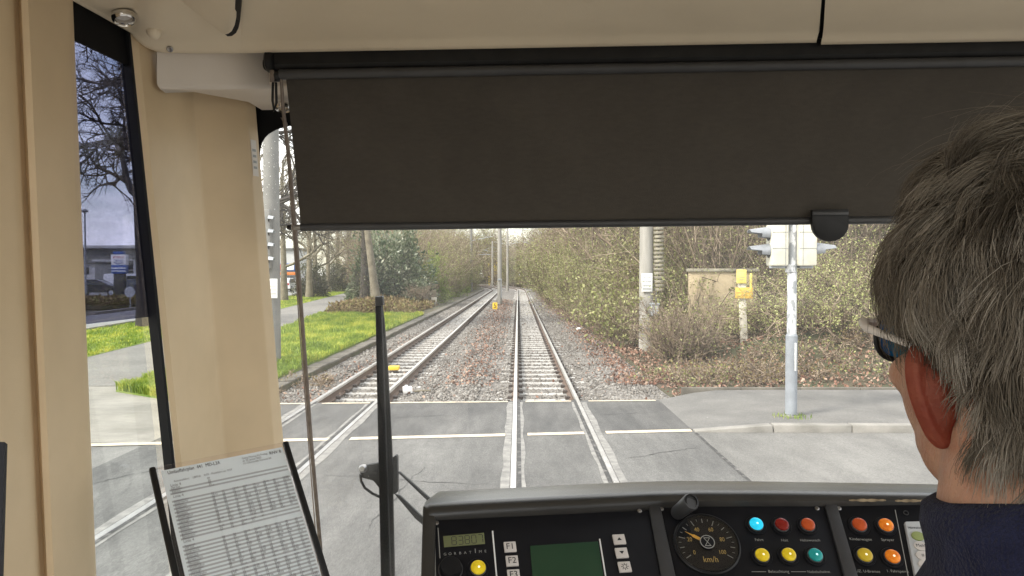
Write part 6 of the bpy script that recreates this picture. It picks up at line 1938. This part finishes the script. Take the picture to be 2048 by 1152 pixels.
pline(FB_, ((1503, 1144), (1532, 1144)), 0.0009, M['dim_print'], pB); pline(FB_, ((1582, 1144), (1612, 1144)), 0.0009, M['dim_print'], pB)
# swivel lamp on the rim
a, b = pl(FB_, 1352, 1030, 0.004), pix(1383, 1003, 1.155)
mb = MB(); d = (b - a).normalized(); mb.lathe([(0.010, 0.0), (0.0115, 0.004), (0.0125, (b - a).length * 0.6), (0.0135, (b - a).length - 0.002), (0.0125, (b - a).length)], a, d, n=26); lamp = mb.build('swivel_lamp', M['dkgrey'], con)
mb = MB(); mb.lathe([(0.0118, 0.0), (0.0118, 0.0012), (0.0092, 0.0016), (0.0085, -0.001), (0.0004, -0.001)], b, (d + Vector((0.1, -0.6, 0.1))).normalized(), n=26, close=False); mb.build('lamp_rim', M['black'], lamp)
# panel C
screw(FC_, 1678, 1017, pC)
for px, py, cl, lit in ((1717, 1053, 'ored', 0), (1770, 1054, 'orange', 1), (1728, 1114, 'dyel', 1), (1783, 1117, 'orange', 1)): button(FC_, px, py, 13.5, cl, lit, pC)
mb = MB()
for s_, px, py, z_ in (('Kinderwagen', 1721, 1079, 8), ('Sprayer', 1775, 1080, 8), ('ZUZ. U-Bremse', 1733, 1143, 7.5), ('1. Fahrsperre', 1795, 1143, 7.5)): cap(mb, FC_, s_, px, py, z_)
mb.build('caption', M['dim_print'], pC, smooth=0)
pline(FC_, ((1790, 1020), (1816, 1152), (1842, 1280)), 0.0012, M['dim_print'], pC)
mb = MB(); c = pl(FC_, 1812, 1026); mb.lathe([(0.0042, 0), (0.0042, 0.0012), (0.003, 0.0012), (0.003, 0.0002)], c, FC_[3], n=16, close=False); mb.build('small_hole_ring', M['dkgrey'], pC)
ru = pquad(FC_, [(1807, 1046), (1960, 1042), (2010, 1260), (1848, 1260)], 0.006, 0.01, 'radio_unit', mat('radio_grey', (0.52, 0.54, 0.55), 0.5, (0.48, 0.50, 0.51), vs=30), con, 0.003)
pquad(FC_, [(1849, 1062), (1945, 1059), (1975, 1190), (1872, 1195)], 0.0066, 0.002, 'radio_screen', mat('radio_lcd', (0.10, 0.115, 0.07), 0.25), ru)
mb = MB(); cap(mb, FC_, 'MEHNINN', 1828, 1060.5, 6, d=0.0068); mb.build('lettering', M['black_print'], ru, smooth=0)
for i, (px, py, m_, s_) in enumerate(((1833, 1077, mat('key_green', (0.28, 0.33, 0.12), 0.5), ''), (1838, 1097, M['key'], 'Meld'), (1842, 1116, M['key'], '#'), (1847, 1134, M['key'], '*'))):
    c = pl(FC_, px, py, 0.006); n_ = 22
    mb = MB(); pts = [c + FC_[1] * 12 * PXM * math.cos(2 * PI * k / n_) + FC_[2] * 9.5 * PXM * math.sin(2 * PI * k / n_) + FC_[3] * 0.0025 for k in range(n_)]
    mb.prism(pts, -FC_[3] * 0.003); kk = mb.build('radio_key', m_, ru, bevel=0.0006)
    if s_:
        mb = MB(); add_text(mb, s_, 9 * PXM, c, FC_[1], FC_[2], lift=0.0029); mb.build('symbol', M['black_print'], kk, smooth=0)
# pedestal under the panels
mb = MB(); mb.box((0.38, 1.33, 1.02), (0.95, 0.30, 0.54)); mb.build('pedestal', M['dkgrey'], con, bevel=0.01)
# ================================================================== THE DRIVER
HC = Vector((0.355, 0.50, 2.03))
drv = thing('person', 'driver seen from behind left, short grey hair, mirrored glasses and navy roll-neck pullover', 'person', (0.36, 0.45, 0.95))
def hp_(x, y, z): return HC + Vector((x, y, z))
body = MB()
E = lambda c, r, rot=None: body.sphere(hp_(*c), r, 28, 18, rot)
E((0, -0.005, -0.012), (0.0735, 0.096, 0.088))          # cranium
E((0, 0.030, -0.045), (0.069, 0.068, 0.075))            # temples and brow
E((0, 0.046, -0.085), (0.067, 0.056, 0.068))            # face
E((0, 0.046, -0.125), (0.056, 0.052, 0.038))            # jaw
E((0, 0.088, -0.150), (0.022, 0.020, 0.018))            # chin
for s in (-1, 1):
    E((s * 0.044, 0.075, -0.078), (0.022, 0.020, 0.018)) # cheekbone
    E((s * 0.050, 0.020, -0.118), (0.018, 0.032, 0.032)) # jaw angle
    E((s * 0.022, 0.094, -0.036), (0.024, 0.012, 0.009)) # brow ridge
E((0, 0.100, -0.062), (0.011, 0.018, 0.026), Matrix.Rotation(R(-20), 3, 'X'))
E((0, 0.116, -0.083), (0.015, 0.014, 0.012))
E((0, 0.098, -0.113), (0.021, 0.009, 0.006))
E((0, 0.096, -0.123), (0.019, 0.009, 0.006))
body.tube([hp_(0, -0.015, -0.07), hp_(-0.010, -0.025, -0.12), hp_(-0.020, -0.035, -0.17), hp_(-0.020, -0.05, -0.22), hp_(-0.014, -0.055, -0.30)], [0.060, 0.063, 0.065, 0.067, 0.078], n=28)
# arms (under the pullover) and hands
SH = {-1: hp_(-0.185, -0.05, -0.30), 1: hp_(0.185, -0.05, -0.30)}
EL = {-1: Vector((0.085, 0.56, 1.47)), 1: Vector((0.66, 0.56, 1.47))}
WR = {-1: Vector((0.17, 0.80, 1.42)), 1: Vector((0.56, 0.80, 1.42))}
body.tube([hp_(0, -0.06, -0.27), hp_(0, -0.06, -0.5), hp_(0, -0.06, -0.75), hp_(0, -0.03, -0.98)], [0.10, 0.13, 0.13, 0.14], n=20)
for s in (-1, 1):
    body.tube([hp_(0, -0.05, -0.28), SH[s], SH[s].lerp(EL[s], 0.5), EL[s], EL[s].lerp(WR[s], 0.4), WR[s]], [0.05, 0.052, 0.045, 0.038, 0.036, 0.026], n=16)
    f = (WR[s] - EL[s]).normalized()
    side = Vector((-s, 0.2, 0)).normalized()
    side = (side - f * side.dot(f)).normalized()
    dn = f.cross(side); dn = dn if dn.z < 0 else -dn
    pc = WR[s] + f * 0.05
    body.sphere(pc, (0.038, 0.048, 0.017), 16, 10, Matrix((side, f, dn)).transposed())
    for k, ln in enumerate((0.070, 0.078, 0.073, 0.058)):
        a = pc + side * (0.027 - 0.018 * k) + f * 0.036
        p1 = a + f * ln * 0.45 + dn * 0.006
        p2 = p1 + (f * 0.75 + dn * 0.65).normalized() * ln * 0.32
        p3 = p2 + (f * 0.35 + dn * 0.9).normalized() * ln * 0.27
        body.tube([a - f * 0.02, a, p1, p2, p3], [0.0088, 0.0085, 0.0078, 0.0072, 0.006], n=8)
    a = pc + side * 0.028 - f * 0.02
    body.tube([a, a + side * 0.025 + f * 0.018 + dn * 0.005, a + side * 0.032 + f * 0.045 + dn * 0.012, a + side * 0.028 + f * 0.066 + dn * 0.016], [0.012, 0.0105, 0.009, 0.0075], n=8)
# legs, seated
for s in (-1, 1):
    hip, kn, an = hp_(s * 0.09, 0.0, -1.0), hp_(s * 0.13, 0.44, -0.93), hp_(s * 0.13, 0.62, -1.22)
    body.tube([hip, hip.lerp(kn, 0.5), kn, kn.lerp(an, 0.5), an], [0.085, 0.075, 0.058, 0.05, 0.04], n=16)
def remesh(mb, name, m, vox, par, it=6, fac=0.5):
    o = mb.build(name, m, par, weld=False)
    md = o.modifiers.new('r', 'REMESH'); md.mode = 'VOXEL'; md.voxel_size = vox; md.use_smooth_shade = True
    ms = o.modifiers.new('s', 'SMOOTH'); ms.iterations = it; ms.factor = fac
    dg = bpy.context.evaluated_depsgraph_get(); dg.update()
    me = bpy.data.meshes.new_from_object(o.evaluated_get(dg))
    o.modifiers.clear(); o.data = me
    me.polygons.foreach_set('use_smooth', [True] * len(me.polygons))
    return o
remesh(body, 'body', M['skin'], 0.0042, drv, 5)
# pullover: trunk, sleeves and the rolled collar
pv = MB()
pv.tube([hp_(-0.007, -0.04, -0.195), hp_(-0.005, -0.05, -0.235), hp_(0, -0.055, -0.28)], [0.078, 0.088, 0.11], n=24)
trunk = []
for z, rx, ry in ((-0.225, 0.075, 0.07), (-0.26, 0.15, 0.095), (-0.31, 0.205, 0.115), (-0.40, 0.215, 0.135), (-0.55, 0.20, 0.14), (-0.75, 0.19, 0.145), (-0.95, 0.20, 0.16)):
    trunk.append([hp_(-0.004 + rx * math.cos(t), -0.055 + ry * math.sin(t), z) for t in [2 * PI * k / 32 for k in range(32)]])
pv.loft(trunk, closed=True); pv.poly(trunk[0]); pv.poly(trunk[-1])
for s in (-1, 1):
    pv.tube([hp_(0.05 * s, -0.05, -0.29), SH[s], SH[s].lerp(EL[s], 0.5), EL[s], EL[s].lerp(WR[s], 0.5), EL[s].lerp(WR[s], 0.93)], [0.07, 0.075, 0.062, 0.056, 0.049, 0.040], n=20)
po = remesh(pv, 'pullover', M['pullover'], 0.006, drv, 6)
cl = MB()
NK = 40
rows = []
for rr, zz in ((0.060, -0.148), (0.064, -0.1425), (0.071, -0.142), (0.077, -0.147), (0.079, -0.158), (0.078, -0.172), (0.080, -0.188), (0.085, -0.202), (0.094, -0.22)):
    ring_ = []
    for k in range(NK):
        t = 2 * PI * k / NK
        fold = 0.0022 * math.sin(3 * t + zz * 90) + 0.0013 * math.sin(7 * t + zz * 140)
        ring_.append(hp_(-0.0075 + (rr + 0.004 + fold) * math.cos(t) * 1.02, -0.034 - (zz + 0.148) * -0.18 + (rr + fold) * math.sin(t), zz - 0.003 + (0.020 if math.sin(t) < 0 else 0.012) * math.sin(t) * -1))
    rows.append(ring_)
cl.loft(rows, closed=True); cl.build('collar', M['pullover'], po, smooth=80)
tr = MB()
for s in (-1, 1):
    hip, kn, an = hp_(s * 0.09, -0.02, -1.0), hp_(s * 0.13, 0.44, -0.93), hp_(s * 0.13, 0.62, -1.22)
    tr.tube([hip, hip.lerp(kn, 0.5), kn, kn.lerp(an, 0.5), an], [0.10, 0.088, 0.07, 0.062, 0.055], n=18)
tr.sphere(hp_(0, -0.05, -1.0), (0.19, 0.16, 0.10))
remesh(tr, 'trousers', M['trousers'], 0.008, drv, 5)
# ears
earm = mat('ear_skin', (0.33, 0.105, 0.06), 0.55, (0.25, 0.07, 0.042), vs=70, vdet=6, bump=0.25, bs=300, spec=0.3)
nt = earm.node_tree
p_ = nt.nodes['Principled BSDF']; ou = [n for n in nt.nodes if n.type == 'OUTPUT_MATERIAL'][0]
tl = nnode(nt, 'ShaderNodeBsdfTranslucent'); tl.inputs['Color'].default_value = (0.55, 0.055, 0.02, 1)
mx = nnode(nt, 'ShaderNodeMixShader'); mx.inputs[0].default_value = 0.5
nt.links.new(p_.outputs[0], mx.inputs[1]); nt.links.new(tl.outputs[0], mx.inputs[2]); nt.links.new(mx.outputs[0], ou.inputs['Surface'])
for s in (-1, 1):
    eb = MB()
    # outline in (forward, up) with the back of the shell standing off the head
    oc = hp_(s * 0.067, -0.002, -0.081)
    fw, up = Vector((0, 1, -0.12)).normalized(), Vector((s * 0.10, 0.16, 1)).normalized()
    out = Vector((s * 0.88, -0.48, 0)).normalized()
    fw2 = (Vector((0, 1, 0)) * 0.48 * 1.0 + Vector((s * -0.0, 0, 0))).normalized()
    rows = []
    n = 36
    def outline(t):
        """ear outline: broad top, narrow lobe; (back, up) metres"""
        y = 0.036 * math.sin(t)
        w = 0.0175 + 0.0045 * math.sin(t) + (0.001 if math.sin(t) < -0.7 else 0)
        x = w * math.cos(t)
        return x, y
    bk = Vector((s * 0.95, -0.30, 0)).normalized()       # direction in which the shell stretches away from the cheek
    nb = Vector((s * 0.30, 0.95, 0)).normalized()        # faces outward and forward
    for f_, dep in ((0.22, -0.0145), (0.48, -0.011), (0.66, -0.0045), (0.80, -0.0052), (0.93, -0.004), (1.0, 0.0), (1.02, 0.0035), (0.95, 0.006), (0.84, 0.0045), (0.70, 0.000), (0.45, -0.004), (0.12, -0.006)):
        ring_ = []
        for k in range(n):
            x, y = outline(2 * PI * k / n)
            ring_.append(oc + bk * (0.010 + x * f_) + up * (y * f_) + nb * (dep + 0.05 * 0))
        rows.append(ring_)
    eb.loft(rows, closed=True); eb.poly(rows[0]); eb.poly(rows[-1])
    eo = eb.build('ear', earm, drv, smooth=70)
    md = eo.modifiers.new('s', 'SUBSURF'); md.levels = 1; md.render_levels = 1
# eyes and glasses
for s in (-1, 1):
    mb = MB(); mb.sphere(hp_(s * 0.031, 0.083, -0.05), 0.0118, 14, 10); mb.build('eye', M['sign_white'], drv)
gl = thing('glasses', 'glasses with pale temples and blue-green mirrored lenses worn by the driver', 'glasses', hp_(0, 0.11, -0.046))
def rim(cx_):
    pts = []
    for k in range(29):
        t = 2 * PI * k / 28
        pts.append((cx_ + 0.0275 * math.copysign(abs(math.cos(t)) ** 0.75, math.cos(t)), -0.050 + 0.0215 * math.copysign(abs(math.sin(t)) ** 0.8, math.sin(t))))
    return pts
frm = MB(); 
for s in (-1, 1):
    P3 = [hp_(x, 0.118 - 3.6 * max(0, abs(x) - 0.01) ** 2 - 0.05 * max(0, abs(x) - 0.045), z) for x, z in rim(s * 0.034)]
    frm.tube(P3, 0.0024, n=8)
    mb = MB(); mb.poly(P3[:-1]); mb.build('mirror_lens', M['lens'], gl, solid=0.0012)
frm.tube([hp_(-0.008, 0.118, -0.043), hp_(0, 0.120, -0.041), hp_(0.008, 0.118, -0.043)], 0.002, n=8)
frm.build('frame', M['black'], gl)
for s in (-1, 1):
    mb = MB(); P3 = [hp_(s * 0.0635, 0.106, -0.040), hp_(s * 0.076, 0.099, -0.0395), hp_(s * 0.0795, 0.085, -0.043), hp_(s * 0.080, 0.03, -0.049), hp_(s * 0.077, 0.012, -0.052), hp_(s * 0.068, -0.010, -0.060)]
    mb.tube(P3, [0.0036, 0.0040, 0.0034, 0.0024, 0.0022, 0.0018], n=10)
    mb.build('temple', M['key'] if True else M['steel'], gl)
# hair: thousands of tapered locks lying over the scalp
hr = np.random.default_rng(23)
RADH = np.array([0.0745, 0.098, 0.090]); CH = np.array([0, -0.008, -0.012])
def root():
    while True:
        v = hr.normal(size=3); v /= np.linalg.norm(v)
        # hairline: forehead in front, above the ears at the sides, nape at the back
        az, el = math.atan2(v[0], v[1]), v[2]
        a_ = abs(az)
        low = 0.50 if a_ < 0.75 else (0.50 - (a_ - 0.75) * 1.6 if a_ < 1.25 else (-0.34 if a_ < 1.85 else (-0.75 if a_ < 2.1 else -0.97)))
        if el > low and not (el < -0.72 and a_ < 2.3): break
    low_ = el < -0.30 and a_ > 1.8
    if low_:
        p = np.array([0.0705 * math.sin(az), -0.022 + 0.075 * math.cos(az), -0.012 + el * 0.118])
        v = np.array([math.sin(az), math.cos(az), 0.0])
    else:
        p = CH + v * RADH
    return v, p, az, low_
def clump_flow(v, p):
    nrm = v / RADH; nrm /= np.linalg.norm(nrm)
    wh = np.array([0.015, -0.06, 0.085])
    fl = p - wh
    fl = fl / (np.linalg.norm(fl) + 1e-6) * 0.55 + np.array([0.0, 0.18 if v[1] > -0.1 else -0.05, -0.75 if v[2] < 0.6 else -0.15])
    fl += np.array([-0.28, 0, 0]) * (v[2] > 0.15)
    fl += 0.5 * np.array([math.sin(47 * p[2] + 21 * p[0]), math.cos(51 * p[0] + 33 * p[1]), 0.8 * math.sin(39 * p[1] + 61 * p[2])]) + hr.normal(size=3) * 0.34
    fl -= nrm * fl.dot(nrm)
    return fl / (np.linalg.norm(fl) + 1e-6)
CLUMPS = []
for _ in range(620):
    v, p, az, low_ = root()
    CLUMPS.append((p, clump_flow(v, p), hr.uniform(0.16, 0.46), hr.normal(size=3) * 0.20, hr.uniform(0, 6.28), hr.uniform(0.038, 0.068), 0.45 + 0.2 * hr.normal(), low_))
CP = np.array([c[0] for c in CLUMPS])
CLW = np.array([c[7] for c in CLUMPS])
def hair_strands(n, mode):
    S, rnds = [], []
    for i in range(n):
        v, p, az, low_ = root()
        dd = ((CP - p) ** 2).sum(1) + np.where(CLW != low_, 0.01, 0)
        cp, fl, lift, wv, wph, L, base, _ = CLUMPS[int(np.argmin(dd))]
        nrm = v / RADH; nrm /= np.linalg.norm(nrm)
        fl = fl + hr.normal(size=3) * 0.14
        fl -= nrm * fl.dot(nrm); fl /= np.linalg.norm(fl) + 1e-6
        L = L * hr.uniform(0.75, 1.15) * (1.1 if v[2] > 0.2 else 0.9)
        if low_: L *= 0.82
        if abs(az) < 1.1 and v[2] < 0.35: L *= 0.6
        lift = lift * hr.uniform(0.8, 1.2) * (1.0 if v[2] > 0 else 0.62) + (0.2 if v[2] > 0.15 and v[0] < 0.2 else 0)
        wild = hr.random() < 0.03
        if wild: lift += 0.35; L *= 1.25
        q = p.copy(); d = fl * 0.7 + nrm * lift * 1.4; d /= np.linalg.norm(d)
        m = 7
        r0 = hr.uniform(0.0003, 0.00062) if not wild else 0.00026
        pull = (cp - p); pull -= nrm * pull.dot(nrm)
        pts = [q.copy()]
        for k in range(m):
            if low_:
                w = np.array([q[0], q[1] + 0.022, 0.0]); nn = w / np.linalg.norm(w); sd = np.linalg.norm(w) / 0.0715 - 1
            else:
                w = q - CH; nn = w / RADH ** 2; nn /= np.linalg.norm(nn)
                sd = math.sqrt(((w / RADH) ** 2).sum()) - 1
            d = d + fl * 0.10 - nn * (0.15 + (0.9 * max(0, sd - 0.26) if not wild else 0)) + np.array([0, 0, -0.08]) + hr.normal(size=3) * 0.03 + wv * math.sin(k * 1.3 + wph)
            if sd < 0.09: d = d + nn * 0.37
            d /= np.linalg.norm(d)
            q = q + d * L / m + (0 if wild else 0.085) * pull
            pts.append(q.copy())
        tone = base + 0.10 * hr.normal()
        for k in range(m):
            f0, f1 = 1 - 0.9 * (k / m) ** 1.5, 1 - 0.9 * ((k + 1) / m) ** 1.5
            S.append((*pts[k], *pts[k + 1], r0 * f0, max(r0 * f1, 0.0001)))
            rnds.append(tone)
    return S, rnds
S, rn = hair_strands(36000, 'cap')
S = np.array(S); S[:, 0:3] += np.array(HC); S[:, 3:6] += np.array(HC)
V, FA, _ = seg_tubes(S, hr)
hairo = npmesh('hair', V, FA, M['hair'], drv, rnd=np.repeat(np.clip(rn, 0, 1), 6), smooth=True)
# scalp under the hair
mb = MB(); mb.sphere(hp_(0, -0.009, -0.010), (0.0765, 0.0985, 0.0915), 36, 24)
me_ = mb
keep = []
for f in mb.f:
    c = sum((mb.v[i] for i in f), Vector()) / len(f) - HC
    az = abs(math.atan2(c.x, c.y + 0.009)); el = (c.z + 0.010) / 0.0915
    low = 0.55 if az < 0.75 else (0.55 - (az - 0.75) * 1.6 if az < 1.25 else (-0.25 if az < 1.75 else -0.78))
    if el > low: keep.append(f)
mb.f = keep
mb.build('scalp', mat('scalp_dark', (0.045, 0.037, 0.028), 0.9), hairo, smooth=80)
# seat behind him
st_ = thing('driver_chair', 'dark driver chair with backrest under and behind the seated driver', 'chair', (0.36, 0.5, 0.75))
mb = MB(); mb.box(hp_(0, 0.12, -1.13), (0.48, 0.5, 0.1)); mb.build('seat', M['trousers'], st_, bevel=0.03)
mb = MB(); mb.box(hp_(0, -0.26, -0.72), (0.46, 0.08, 0.66)); mb.build('backrest', M['trousers'], st_, bevel=0.03)
mb = MB(); mb.lathe([(0.2, 0), (0.2, 0.03), (0.07, 0.05), (0.07, 0.14)], (0.36, 0.6, 0.75), n=24); mb.build('pedestal', M['black'], st_)
